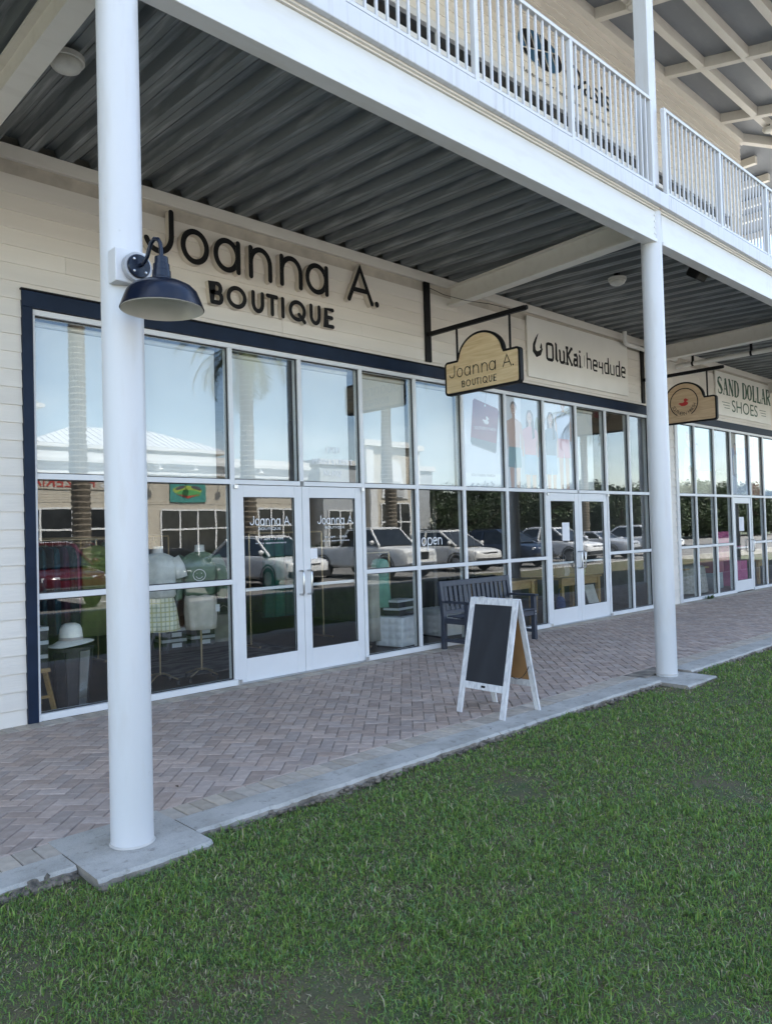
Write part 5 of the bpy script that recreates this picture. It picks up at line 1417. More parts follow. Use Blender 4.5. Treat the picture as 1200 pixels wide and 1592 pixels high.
def garment(x, y, z1, z0, w, col, label, rz=0, kind='garment', depth=.07, grp=None, flare=1.15):
    t = thing(kind, label, 'clothing', (x, y, z0), rz, group=grp); OFF[t.name] = Vector((0, 0, 0)); H = z1-z0
    g = MB(); loft(g, [(0, 0, H, .05, .03), (0, 0, H*.97, w*.42, depth*.7), (0, 0, H*.88, w*.5, depth), (0, 0, H*.5, w*.48, depth), (0, 0, 0, w*.5*flare, depth*1.2)], 36, .10, 6, x*7); obj('cloth', g, cl(col), t, smooth=True)
    obj('hanger_hook', MB().tube([(0, 0, H), (0, 0, H+.05), (.012, 0, H+.07), (.025, 0, H+.055)], .003, 5), MATS['steel'], t)
def rack(x0, x1, y, z, label):
    t = thing('clothes_rack', label, 'rack', ((x0+x1)/2, y, 0)); OFF[t.name] = Vector((0, 0, 0)); L = (x1-x0)/2
    obj('rail', MB().tube([(-L, 0, z), (L, 0, z)], .013, 8), BRASS, t, smooth=60)
    for s_ in (-1, 1): obj('upright', MB().tube([(s_*L, 0, z-.014), (s_*L, 0, .06)], .013, 8), BRASS, t, smooth=60); obj('foot', MB().box(s_*L-.015, s_*L+.015, -.22, .22, .03, .059), BRASS, t)
rack(2.72, 3.75, 1.30, 1.60, 'brass clothes rack behind the leftmost lower panes')
cols = [((.010, .022, .045), 'navy'), ((.012, .055, .075), 'teal'), ((.02, .02, .028), 'black'), ((.012, .06, .085), 'blue'), ((.055, .012, .03), 'plum'), ((.02, .035, .03), 'dark green')]
place = ('nearest the left end', 'second from the left end', 'third from the left end', 'fourth from the left end', 'fifth from the left end', 'sixth from the left end')
for k in range(6): garment(2.82+k*.075, 1.30+.01*(k%2), 1.53, .62, .42, cols[k][0], '%s garment on the left rack, %s' % (cols[k][1], place[k]), R(78+5*(k % 3)))
garment(3.47, 1.22, 1.53, .55, .36, (.15, .19, .045), 'olive green top hanging in front on the left rack', R(12))
rack(6.0, 7.3, 2.05, 1.62, 'brass clothes rack behind the right door leaf')
for k, (c, n2) in enumerate((((.012, .09, .065), 'dark green'), ((.015, .12, .08), 'emerald'), ((.02, .07, .06), 'bottle green'), ((.015, .13, .09), 'bright green'), ((.02, .03, .06), 'dark blue'))): garment(6.35+k*.17, 2.05, 1.55, .42, .30, c, '%s dress on the rack behind the right door leaf' % n2, R(20+9*k))
rack(2.6, 4.1, 2.7, 1.62, 'long brass clothes rack in the middle of the boutique, left')
mid = [((.50, .48, .44), 'cream'), ((.40, .12, .14), 'coral'), ((.10, .22, .34), 'denim blue'), ((.55, .50, .30), 'butter yellow'), ((.16, .30, .20), 'sage green'), ((.45, .40, .42), 'grey'), ((.50, .22, .30), 'pink'), ((.08, .10, .18), 'ink blue')]
for k in range(8): garment(2.72+k*.18, 2.7, 1.55, .68, .36, mid[k][0], mid[k][1]+' garment on the long rack in the middle of the boutique', R(60+8*(k % 4)))
rack(4.5, 5.9, 4.2, 1.62, 'brass clothes rack deep in the boutique behind the left door leaf')
for k in range(6): garment(4.65+k*.2, 4.2, 1.55, .60, .36, mid[(k*3+1) % 8][0], mid[(k*3+1) % 8][1]+' garment on the deep rack behind the left door leaf', R(50+10*(k % 3)))
garment(7.10, .72, 1.10, .10, .22, (.46, .44, .38), 'long cream trousers hanging by the white ottoman', R(-40), flare=1.0)
garment(7.22, .68, 1.22, .55, .24, (.20, .42, .33), 'mint green top hanging above the white ottoman', R(-40))
garment(7.50, .95, .93, .66, .16, (.22, .06, .16), 'small purple scarf hanging behind the white ottoman', R(-40))
rack(6.96, 7.55, .84, 1.30, 'short brass rack beside the white ottoman')
TUFT = mat('white_leatherette', (0.82, 0.83, 0.84), 0.4, var=0.03)
def ottoman(x, y, w, h, rz, label):
    t = thing('tufted_ottoman', label, 'ottoman', (x, y, 0), rz); OFF[t.name] = Vector((0, 0, 0)); bm_ = MB()
    n = 12
    def f(u, v): return .012*abs(math.sin(u*PI*4))*abs(math.sin(v*PI*4))
    for face in range(5):
        idx = {}
        for i in range(n*2+1):
            for j in range(n*2+1):
                u, v = i/(2*n), j/(2*n); b = f(u, v); a = (u-.5)*w; c = .03+(h-.03)*v
                p = [(a, -w/2-b, c), (w/2+b, a, c), (-a, w/2+b, c), (-w/2-b, -a, c), (a, (v-.5)*w, h+b)][face]
                idx[i, j] = bm_.P(p)
        for i in range(2*n):
            for j in range(2*n): bm_.F((idx[i, j], idx[i+1, j], idx[i+1, j+1], idx[i, j+1]))
    obj('cushion', bm_, TUFT, t, smooth=50); obj('base', MB().box(-w/2+.01, w/2-.01, -w/2+.01, w/2-.01, 0, .029), BOXD, t)
ottoman(7.42, .56, .44, .42, R(10), 'white tufted cube ottoman behind the window right of the door')
ottoman(8.55, .75, .44, .42, R(-5), 'white cube ottoman seen under the bench seat')
shoebox(7.44, .56, .436, .36, .25, .105, R(12), 'lower dark box with a pale lid on the white ottoman'); shoebox(7.45, .57, .542, .36, .25, .105, R(9), 'upper dark box with a pale lid on the white ottoman')
# ---- second shop
def table(x0, x1, y0, y1, h, label, m=PINE):
    t = thing('wooden_table', label, 'table', ((x0+x1)/2, (y0+y1)/2, 0)); OFF[t.name] = Vector((0, 0, 0)); a, b = (x1-x0)/2, (y1-y0)/2
    obj('top', MB().box(-a, a, -b, b, h-.035, h), m, t, bevel=.004); obj('apron', MB().box(-a+.06, a-.06, -b+.05, -b+.075, h-.15, h-.0355), m, t)
    for s_ in (-1, 1):
        for q in (-1, 1): obj('leg', MB().box(s_*(a-.06)-.035, s_*(a-.06)+.035, q*(b-.06)-.035, q*(b-.06)+.035, 0, h-.0355), m, t)
table(9.55, 10.55, .45, 1.15, .74, 'pine table behind the bench')
table(11.75, 13.1, .75, 1.45, .66, 'pine table behind the right leaf of the second double door')
g = MB(); g.T = lambda p: (12.75+p[0], .68+p[1]+(.16*(p[2]/.48)), p[2]); g.box(-.17, .17, -.008, .008, 0, .48); o = obj('leaning_board', g, mat('pale_board', (.55, .53, .46), .7)); tag(o, 'pale blank board leaning under the pine table', 'board')
for x, y, z, c, lb in ((11.45, .85, .30, (.30, .27, .18), 'straw bag on the floor behind the second double door'), (11.75, .8, .18, (.02, .05, .16), 'blue bag on the floor behind the second double door'), (12.2, 1.1, .66, (.05, .05, .055), 'dark handbag on the pine table'), (12.75, 1.0, .66, (.20, .26, .14), 'green bag on the pine table'), (10.1, .8, .74, (.04, .035, .03), 'dark handbag on the table behind the bench'), (12.45, 1.15, .66, (.30, .30, .32), 'grey pouch on the pine table')):
    t = thing('bag', lb, 'bag', (x, y, z if z > .5 else 0), R(15)); OFF[t.name] = Vector((0, 0, 0)); h = .26 if z > .5 else z+.16
    g = MB(); loft(g, [(0, 0, 0, .15, .07), (0, 0, h*.3, .17, .09), (0, 0, h*.8, .14, .07), (0, 0, h, .11, .03)], 22, .05, 5); obj('body', g, cl(c), t, smooth=60); obj('handle', MB().tube([(-.07, 0, h), (-.06, 0, h+.1), (0, 0, h+.14), (.06, 0, h+.1), (.07, 0, h)], .009, 6), cl(c), t)
for k in range(5):
    garment(9.2+k*.55, 2.6, 1.5, .5, .34, [(.03, .03, .035), (.05, .04, .035), (.02, .03, .05), (.07, .06, .05), (.03, .035, .03)][k], ('black jacket', 'brown jacket', 'navy jacket', 'taupe jacket', 'charcoal jacket')[k]+' hanging at the back of the second shop', R(15*k))
# ---- shoe shop
t = thing('display_table', 'table under a pale floral cloth behind the shoe shop window', 'table', (17.0, .95, 0)); OFF[t.name] = Vector((0, 0, 0))
g = MB(); loft(g, [(0, 0, .60, .62, .33), (0, 0, .58, .66, .36), (0, 0, .02, .72, .42)], 48, .04, 11); obj('cloth', g, mat('floral_cloth', (.50, .47, .42), .9, scale=18, col2=(.27, .27, .22)), t, smooth=40); obj('table_top', MB().box(-.6, .6, -.3, .3, .55, .578), PINE, t)
PINK = mat('pink_paint', (.62, .10, .30), .5)
t = thing('pink_display', 'bright pink display stand behind the shoe shop door', 'display', (19.6, .95, 0)); OFF[t.name] = Vector((0, 0, 0))
obj('cabinet', MB().box(-.35, .35, -.25, .25, 0, .62), PINK, t, bevel=.01); obj('back_panel', MB().box(-.35, .35, .18, .24, .621, 1.35), PINK, t); obj('shelf', MB().box(-.34, .34, -.22, .179, .95, .98), PINK, t)
t = thing('pink_shelf', 'low pink shelf left of the shoe shop door', 'shelf', (18.5, 1.0, 0)); OFF[t.name] = Vector((0, 0, 0)); obj('shelf_body', MB().box(-.28, .28, -.2, .2, .38, .66), mat('rose_paint', (.40, .10, .16), .6), t, bevel=.01); obj('stand', MB().box(-.26, .26, -.18, .18, 0, .379), mat('pale_panel', (.40, .45, .45), .7), t)
table(20.2, 20.9, .5, 1.0, .60, 'small pine table right of the shoe shop door')
g = MB()
for k in range(60):
    a = random.uniform(0, 2*PI); r = random.uniform(.02, .10); h = random.uniform(.03, .09); c = (15.93+r*math.cos(a)*1.6, -.05-abs(r*math.sin(a))*.6, .0)
    b = (c[0]+.04*math.cos(a), c[1]-.02, h); g.poly([(c[0]-.008, c[1], 0), (c[0]+.008, c[1], 0), (b[0]+.012, b[1], h*.7), b, (b[0]-.012, b[1], h*.7)])
o = obj('weed', g, mat('weed_leaf', (.05, .10, .02), .7)); tag(o, 'small green weed growing at the foot of the shoe shop window', 'plant')

# ------------------------------------------------------------------ across the lawn: parked cars, buildings, palms, trees
CARGLASS = mat('car_glass', (0.015, 0.018, 0.02), 0.06, var=0.0, spec=0.8)
TYRE = mat('tyre', (0.018, 0.018, 0.019), 0.85); RIM = mat('wheel_rim', (0.45, 0.46, 0.48), 0.3, metal=0.8)
LENS = mat('head_lamp', (0.65, 0.67, 0.70), 0.12); GRILLE = mat('grille_black', (0.015, 0.015, 0.016), 0.4); PLASTIC = mat('bumper_plastic', (0.03, 0.03, 0.032), 0.6)
def car(name, label, x, y, colour, kind='suv', rz=0.0, cname='parked_car', cat='car'):
    """front faces +y (towards the shops); built from lengthwise stations of rounded cross sections"""
    t = thing(cname, label, cat, (x, y, LOT_Z), rz, group='cars parked facing the shops'); OFF[t.name] = Vector((0, 0, 0))
    if kind == 'truck':
        L, W, hood, belt, roof = 5.7, 1.00, 1.12, 1.22, 1.90
        body = [(0.0, .52, .98, .86), (-.12, .42, 1.06, .96), (-.5, .40, 1.10, 1.0), (-1.45, .40, hood+.03, 1.0), (-1.6, .40, belt, 1.0), (-3.6, .40, belt, 1.0), (-3.75, .42, 1.18, 1.0), (-5.5, .44, 1.18, 1.0), (-5.7, .55, 1.14, .96)]
        cab = [(-1.42, .90, .80), (-2.05, .80, .74), (-3.2, .80, .74), (-3.62, .88, .80)]
    else:
        L, W, hood, belt, roof = 4.7, 0.95, 1.0, 1.08, 1.72
        body = [(0.02, .52, .74, .50), (0.0, .46, .80, .64), (-.06, .38, .86, .78), (-.2, .34, .91, .88), (-.5, .32, .955, .945), (-1.1, .32, 1.01, .955), (-1.4, .32, belt, .955), (-4.1, .36, belt, .95), (-4.55, .40, 1.05, .92), (-4.7, .5, .95, .85)]
        cab = [(-1.02, .84, .76), (-2.05, .72, .66), (-3.6, .71, .65), (-4.5, .82, .76)]
        if kind == 'sedan': roof = 1.46; belt = .95; cab = [(-1.25, .84, .74), (-2.1, .70, .62), (-3.1, .70, .62), (-3.9, .80, .72)]
    g = MB(); g.col = colour; rings = []
    for (yy, zl, zh, hw_) in body:
        sec = []
        for (a, b) in ((-.9, 0), (-1, .12), (-1.0, .55), (-.985, .8), (-.93, .95), (-.80, 1), (-.4, 1.012), (.4, 1.012), (.80, 1), (.93, .95), (.985, .8), (1.0, .55), (1, .12), (.9, 0)): sec.append(g.P((a*hw_, yy, zl+(zh-zl)*b)))
        rings.append(sec)
    for a, b in zip(rings, rings[1:]):
        for k in range(len(a)): g.F((a[k], a[(k+1)%len(a)], b[(k+1)%len(a)], b[k]))
    g.F(rings[0][::-1]); g.F(rings[-1]); obj('body', g, CARP, t, smooth=35)
    # cabin: pillars and roof in body colour, glass panes set in
    (y0, w0, _a), (y1, w1, w1t), (y2, w2, w2t), (y3, w3, _b) = cab
    g = MB(); g.col = colour
    zr = roof
    g.poly([(-w1t, y1, zr-.03), (w1t, y1, zr-.03), (w2t, y2, zr-.02), (-w2t, y2, zr-.02)][::-1])
    top = [(-w1t-.015, y1+.06, zr-.075), (w1t+.015, y1+.06, zr-.075), (w1t-.04, y1-.1, zr), (-w1t+.04, y1-.1, zr)]
    g.poly(top[::1]); g.poly([(-w1t+.04, y1-.1, zr), (w1t-.04, y1-.1, zr), (w2t-.04, y2+.1, zr), (-w2t+.04, y2+.1, zr)]); g.poly([(-w2t+.04, y2+.1, zr), (w2t-.04, y2+.1, zr), (w2t+.015, y2-.06, zr-.09), (-w2t-.015, y2-.06, zr-.09)])
    for q in (-1, 1):
        g.poly([(q*(w1t-.04), y1-.1, zr), (q*(w2t-.04), y2+.1, zr), (q*(w2t+.02), y2, zr-.09), (q*(w1t+.02), y1, zr-.09)])
        g.beam((q*w0, y0, belt-.03), (q*(w1t+.005), y1+.03, zr-.07), .07, .07); g.beam((q*w3, y3, belt-.03), (q*(w2t+.005), y2-.03, zr-.07), .10, .09); g.beam((q*(w0+.03), (y1+y2)/2, belt-.03), (q*(w1t+.01), (y1+y2)/2, zr-.07), .05, .12)
    obj('cabin', g, CARP, t)
    g = MB(); g.poly([(-w0+.02, y0, belt-.02), (w0-.02, y0, belt-.02), (w1t-.01, y1+.05, zr-.07), (-w1t+.01, y1+.05, zr-.07)]); obj('windscreen', g, CARGLASS, t)
    g = MB(); g.poly([(-w3+.02, y3, belt-.02), (w3-.02, y3, belt-.02), (w2t-.01, y2-.05, zr-.07), (-w2t+.01, y2-.05, zr-.07)][::-1]); obj('rear_window', g, CARGLASS, t)
    for q in (-1, 1):
        g = MB(); g.poly([(q*(w0+.02), y0-.1, belt-.01), (q*(w3+.02), y3+.1, belt-.01), (q*(w2t+.005), y2, zr-.09), (q*(w1t+.005), y1, zr-.09)]); obj('side_window', g, CARGLASS, t)
        hl = obj('headlight', MB(None if kind == 'truck' else (lambda p, q=q: (p[0], p[1]-.28*max(0, abs(p[0])-.42), p[2]))).box(q*.62-.20, q*.62+.20, -.12, .012, (.98 if kind == 'truck' else .88)-.17, (.98 if kind == 'truck' else .88)-.04), LENS, t, bevel=.02)
        mw = MB(); mw.col = colour; mw.lathe([(0, -.06), (.07, -.05), (.09, 0), (.07, .05), (0, .06)], (q*(w0+.17), y0-.22, belt+.10), n=12, ax='y', sx=1.2); obj('wing_mirror', mw, CARP, t, smooth=True)
        for wy in ((-.95, -3.75) if kind != 'truck' else (-1.0, -4.55)):
            r = .36 if kind != 'truck' else .41
            w_ = obj('wheel', MB().lathe([(r*.6, -.11), (r*.95, -.11), (r, -.07), (r, .07), (r*.95, .11), (r*.6, .11)], (q*(W-.10), wy, r), n=26, ax='x'), TYRE, t, smooth=40)
            obj('rim', MB().lathe([(0, -.02), (r*.3, -.0), (r*.58, .01), (r*.62, -.02)], (q*(W-.10)+q*.10, wy, r), n=20, ax='x'), RIM, w_)
            obj('arch', MB().tube([(q*(W-.0), wy+(r+.06)*math.cos(R(a)), r+(r+.06)*math.sin(R(a))) for a in range(-10, 195, 15)], .03, 6), PLASTIC, t)
    zf = body[0][2] if kind == 'truck' else .84
    obj('grille', MB().box(-.42, .42, -.05, .016, zf-.30 if kind == 'truck' else zf-.22, zf-.03), GRILLE, t, bevel=.015)
    obj('bumper', MB().box(-.80, .80, -.08, .045, .40, .58), PLASTIC if kind != 'truck' else RIM, t, bevel=.03)
    if kind != 'sedan' and kind != 'truck':
        for q in (-1, 1): obj('roof_rail', MB().tube([(q*(w1t-.08), y1-.15, roof), (q*(w1t-.08), y1-.22, roof+.05), (q*(w2t-.08), y2+.2, roof+.05), (q*(w2t-.08), y2+.12, roof)], .016, 6), PLASTIC, t)
    return t
FY = -12.3
car('c', 'dark red sport utility vehicle parked opposite the leftmost shop pane', 7.6, FY, (.07, .008, .012))
car('c', 'dark grey sedan parked opposite the left door leaf', 11.6, FY-.4, (.035, .036, .04), 'sedan')
car('c', 'white sport utility vehicle parked opposite the right door leaf', 15.0, FY+.1, (.80, .80, .79))
car('c', 'white pickup truck parked opposite the window right of the door', 20.1, FY+.2, (.82, .82, .80), 'truck', 0, 'parked_truck', 'truck')
car('c', 'pearl white sport utility vehicle parked beside the pickup truck', 24.3, FY, (.78, .77, .74))
car('c', 'dark blue sport utility vehicle between two white ones', 28.3, FY-.2, (.02, .035, .07))
car('c', 'white sport utility vehicle third from the right end of the row', 32.3, FY, (.80, .80, .80))
car('c', 'silver sedan second from the right end of the row', 36.3, FY-.2, (.42, .43, .45), 'sedan')
car('c', 'white sport utility vehicle at the right end of the row', 41.0, FY, (.78, .78, .78))
car('c', 'light blue sedan parked across the lane by the planting island', 17.5, -21.8, (.16, .26, .36), 'sedan', PI)
car('c', 'silver sport utility vehicle parked across the lane by the planting island', 13.0, -26.5, (.5, .5, .5), 'suv', 0)

FCREAM = mat('facade_cream', (0.56, 0.50, 0.40), 0.7, var=0.05, scale=1.5); FWHITE = mat('facade_white', (0.74, 0.73, 0.70), 0.6, var=0.03)
FGREY = mat('facade_grey', (0.42, 0.43, 0.43), 0.7, var=0.04); FGLASS = mat('facade_glass', (0.03, 0.032, 0.034), 0.12, var=0.3, scale=.7, spec=0.7)
SEAM = mat('standing_seam_roof', (0.72, 0.73, 0.74), 0.35, var=0.05)
def hip_roof(parent, x0, x1, y0, y1, z, h, ov=.6):
    x0 -= ov; x1 += ov; y0 -= ov; y1 += ov; d = (y1-y0)/2; r = obj('roof', MB().poly([(x0, y1, z), (x0+d, y1-d, z+h), (x1-d, y1-d, z+h), (x1, y1, z)]).poly([(x0, y0, z), (x1, y0, z), (x1-d, y1-d, z+h), (x0+d, y1-d, z+h)]).poly([(x0, y0, z), (x0+d, y0+d, z+h), (x0, y1, z)]).poly([(x1, y1, z), (x1-d, y0+d, z+h), (x1, y0, z)]).poly([(x0, y0, z), (x0, y1, z), (x1, y1, z), (x1, y0, z)]), SEAM, parent)
    g = MB(); x = x0+.2
    while x < x1-.1:
        q = min(1, min(x-x0, x1-x)/d); g.beam((x, y1, z+.02), (x, y1-d*q, z+h*q+.02), .05, .05); x += .45
    obj('roof_seams', g, SEAM, r)
    obj('eave', MB().box(x0, x1, y0, y1, z-.22, z-.01), FWHITE, parent)
def shop_windows(parent, x0, x1, y, zt, n, mid=2.2):
    g = obj('shop_window', MB().box(x0, x1, y-.1, y+.012, 0, zt), FGLASS, parent)
    w = (x1-x0)/n
    for i in range(n+1): obj('window_bar', MB().box(x0+i*w-.05, x0+i*w+.05, y+.013, y+.07, 0, zt), FWHITE, g)
    for z in (.15, mid, zt): obj('window_bar', MB().box(x0+.051, x1-.051, y+.0135, y+.06, z-.05, z+.05), FWHITE, g)
AY = -36.0
t = thing('restaurant_block', 'cream shop block with white cornice and metal hip roof across the parking lot', 'building', (16, AY, 0)); OFF[t.name] = Vector((16, AY, 0))
obj('wall', MB().box(-14, 33.5, AY-11, AY, -.3, 5.35), FCREAM, t)
g = MB()
for k in range(33): z = 3.75+k*.05; 
for k in range(12): z = 3.7+k*.14; obj('siding_course', MB().box(-14, 33.5, AY+.001, AY+.02, z, z+.125), FCREAM, t)
for k, (z, d, h) in enumerate(((5.36, .12, .30), (5.665, .22, .16), (5.83, .32, .14), (5.975, .42, .22), (6.20, .3, .35))): obj('cornice_band', MB().box(-14, 33.6, AY-.5, AY+d, z, z+h), FWHITE, t)
obj('attic_wall', MB().box(15.5, 27.5, AY-9, AY-2.2, 6.2, 7.05), FGREY, t); hip_roof(t, 15.5, 27.5, AY-9, AY-2.2, 7.25, 1.6)
for a, b, n in ((-10, -4, 4), (-2, 4.5, 4), (7, 11.5, 3), (13.2, 16.6, 2), (17.6, 21.3, 3), (22.3, 28.6, 5), (29.2, 33.2, 4)): shop_windows(t, a, b, AY, 3.35, n)
for x in (21.8, 24.2, 26.6, 29.0): 
    gl = obj('gooseneck_fitting', MB().tube([(x, AY+.3, 5.75), (x, AY+.7, 5.95), (x, AY+.9, 5.75)], .03, 6).lathe([(.05, .12), (.2, 0)], (x, AY+.9, 5.6), n=12), FWHITE, t)
t = thing('tower_block', 'grey corner tower with a pale metal roof across the parking lot', 'building', (14, AY-4, 0)); OFF[t.name] = Vector((14, AY-4, 0))
obj('wall', MB().box(8.0, 15.3, AY-12.5, AY-3.3, 5.4, 9.4), FGREY, t); hip_roof(t, 8.0, 15.3, AY-12.5, AY-3.3, 9.62, 2.0, .9); obj('corner_board', MB().box(14.9, 15.34, AY-3.7, AY-3.28, 5.4, 9.39), FWHITE, t)
t = thing('pizzeria_sign', 'red and white pizzeria sign on the cream block across the lot', 'sign', (17, AY+.1, 4.5)); OFF[t.name] = Vector((17, AY+.1, 4.5))
obj('sign_back', MB().box(14.3, 21.2, AY+.03, AY+.08, 4.42, 5.22), mat('sign_cream', (.50, .45, .37), .6), t)
T_f = lambda p: (p[0], AY+.085+p[2], p[1])
# seen in the glass the far signs read backwards: they are written for people facing them
T_face = lambda p: (35.5-p[0], AY+.085+p[2], p[1])
g = MB(T_face); text_fit(g, "Nino's", 35.5-21.1, 35.5-18.2, 4.55, 5.1, .02); obj('script_name', g, FWHITE, t)
g = MB(T_face); text_fit(g, 'PIZZERIA', 35.5-17.9, 35.5-14.4, 4.55, 5.1, .02); obj('lettering', g, mat('sign_red', (.45, .03, .02), .5), t)
t = thing('mural_sign', 'painted fish mural sign on the cream block across the lot', 'sign', (24, AY+.1, 3.9)); OFF[t.name] = Vector((24, AY+.1, 3.9))
g = MB(); g.col = (.06, .26, .22); g.box(22.9, 25.4, AY+.03, AY+.1, 3.85, 5.0); obj('panel', g, PRINT, t)
g = MB(lambda p: (p[0], AY+.10+p[2]*.004, p[1])); g.lay = 0
blob(g, (.35, .45, .08), ell(24.1, 4.6, 1.0, .3)); blob(g, (.10, .35, .10), ell(24.2, 4.4, .8, .22)); blob(g, (.45, .06, .04), [(23.3, 4.35), (24.1, 4.1), (24.9, 4.35), (24.1, 4.25)]); blob(g, (.10, .10, .10), ell(23.6, 4.75, .35, .1, rot=.3)); blob(g, (.10, .10, .10), ell(24.7, 4.75, .35, .1, rot=-.3)); obj('fish_painting', g, PRINT, t)
t = thing('red_shop_sign', 'small red shop sign on the cream block across the lot', 'sign', (29.8, AY+.1, 4.5)); OFF[t.name] = Vector((29.8, AY+.1, 4.5))
obj('panel', MB().box(28.9, 31.1, AY+.03, AY+.1, 4.45, 5.0), mat('red_panel', (.40, .03, .03), .5), t, bevel=.01)
# gabled shop with an arched white front
t = thing('gabled_shop', 'white-fronted shop with a tall arched panel across the parking lot', 'building', (41, -35, 0)); OFF[t.name] = Vector((41, -35, 0))
obj('wall', MB().box(34.2, 45.5, -46, -35.2, -.3, 6.4), FGREY, t); obj('front_panel', MB().box(38.0, 43.4, -35.19, -34.8, -.3, 7.9), FCREAM, t)
for a, b in ((38.0, 38.7), (42.7, 43.4)): obj('pilaster', MB().box(a, b, -34.79, -34.6, -.3, 7.9), FWHITE, t)
obj('cornice_band', MB().box(37.7, 43.7, -35.3, -34.4, 7.91, 8.35), FWHITE, t); obj('cornice_band', MB().box(34.0, 45.7, -46.2, -35.0, 6.41, 6.8), FWHITE, t)
g = MB(); g.prism([(39.3, 4.0), (42.1, 4.0), (41.9, 5.2)]+arc(40.7, 6.2, .95, .8, 0, 180, 14)+[(39.5, 5.2)], -34.79, -34.7, 'y'); obj('arched_panel', g, FWHITE, t)
shop_windows(t, 39.2, 42.2, -34.79, 3.6, 3); shop_windows(t, 34.6, 37.6, -35.19, 3.2, 3)
obj('hanging_panel', MB().box(39.9, 41.5, -34.69, -34.6, 4.1, 5.3), mat('plaque', (.5, .5, .48), .6), t)
t = thing('street_lamp', 'grey street lamp post among the far trees', 'street lamp', (54, -30, 0)); OFF[t.name] = Vector((0, 0, 0)); obj('post', MB().tube([(0, 0, 0), (0, 0, 5)], .07, 8), BLACKMETAL, t); obj('lamp_head', MB().box(-.5, .5, -.18, .18, 5.0, 5.18), FWHITE, t)
# palms
BARK = mat('palm_bark', (0.24, 0.20, 0.15), 0.95, scale=10, bump=0.8, bscale=20, col2=(0.12, 0.10, 0.075)); FROND = mat('palm_frond', (0.10, 0.13, 0.035), 0.6, var=0.3, scale=3, rnd=.1)
def palm(x, y, h, label, seed, z0=-.06):
    rg = random.Random(seed); t = thing('palm_tree', label, 'tree', (x, y, z0), group='palms in the parking lot'); OFF[t.name] = Vector((0, 0, 0))
    prof = []; z = 0
    while z < h:
        r = .34-.10*(z/h)+(.12*max(0, 1-z/.8)); prof += [(r*.93, z), (r*1.06, z+.15)]; z += .2
    obj('trunk', MB().lathe(prof, n=14), BARK, t)
    bt = MB()
    for k in range(90): 
        a = rg.uniform(0, 2*PI); zz = h-rg.uniform(0, 1.3); bt.beam((.22*math.cos(a), .22*math.sin(a), zz), (.42*math.cos(a), .42*math.sin(a), zz+.28), .07, .03)
    obj('boots', bt, BARK, t)
    for k in range(34):
        a = 2*PI*k/34*5+rg.uniform(-.2, .2); el = rg.uniform(-.75, 1.2); L = rg.uniform(2.6, 3.4); g = MB(); pts = []
        for i in range(10):
            s_ = i/9; e = el-1.25*s_*s_-.25*s_; pts.append((Vector((math.cos(a)*math.cos(e), math.sin(a)*math.cos(e), math.sin(e)))))
        p = Vector((0, 0, h)); ctr = [p.copy()]
        for d in pts: p = p+d*(L/10); ctr.append(p.copy())
        g.tube([tuple(c) for c in ctr], [.035*(1-i/len(ctr))+.006 for i in range(len(ctr))], 4)
        side = Vector((-math.sin(a), math.cos(a), 0))
        for i in range(26):
            s_ = .12+.88*i/26; f = s_*10; j = min(int(f), 9); c = ctr[j].lerp(ctr[j+1], f-j); d = (ctr[j+1]-ctr[j]).normalized(); ll = .62*math.sin(PI*(.15+.82*s_))+.08
            for q in (-1, 1):
                tip = c+side*(q*ll*.8)+d*(ll*.55)+Vector((0, 0, -.25*ll+rg.uniform(-.08, .08))); w = d*.028; g.poly([c-w, c+w, tip])
        obj('frond', g, FROND, t)
    return t
palm(10.6, -19.5, 13.5, 'tall palm nearest the pizzeria sign', 3)
palm(17.0, -18.6, 9.3, 'palm with a low crown opposite the boutique door', 5)
palm(28.0, -22.0, 11.0, 'tall palm in front of the gabled shop', 8)
palm(51.0, -24.5, 10.0, 'palm in front of the far trees', 9)
# broad-leaved trees: tapered trunk, limbs, crown of leaf-sized faces in clumps
TBARK = mat('tree_bark', (0.10, 0.075, 0.055), 0.95, scale=8, bump=0.6)
LEAF = mat('tree_leaf', (0.042, 0.068, 0.020), 0.6, var=0.45, scale=0.8, rnd=0.25, island=True)
def crown_mesh(seed, rx, rz, n_cl, per):
    r_ = np.random.default_rng(seed); th = r_.uniform(0, 2*np.pi, n_cl); u = r_.uniform(-1, 1, n_cl); rad = r_.uniform(.45, 1.0, n_cl)**.5
    c = np.stack([rx*rad*np.sqrt(1-u*u)*np.cos(th), rx*rad*np.sqrt(1-u*u)*np.sin(th), rz*rad*u], 1)
    p = (c[:, None, :]+r_.normal(0, .42, (n_cl, per, 3))*np.array([1, 1, .7])).reshape(-1, 3); N = len(p)
    a = r_.normal(0, 1, (N, 3)); a /= np.linalg.norm(a, axis=1)[:, None]; b = np.cross(a, r_.normal(0, 1, (N, 3))); b /= np.linalg.norm(b, axis=1)[:, None]
    s_ = r_.uniform(.10, .20, N)[:, None]; v = np.stack([p-a*s_, p+b*s_*.55, p+a*s_, p-b*s_*.55], 1).reshape(-1, 3)
    me = bpy.data.meshes.new('crown'); me.from_pydata(v.tolist(), [], np.arange(N*4).reshape(-1, 4).tolist()); me.materials.append(LEAF); return me
CROWNS = [crown_mesh(21+k, 3.4, 3.2, 130, 75) for k in range(3)]
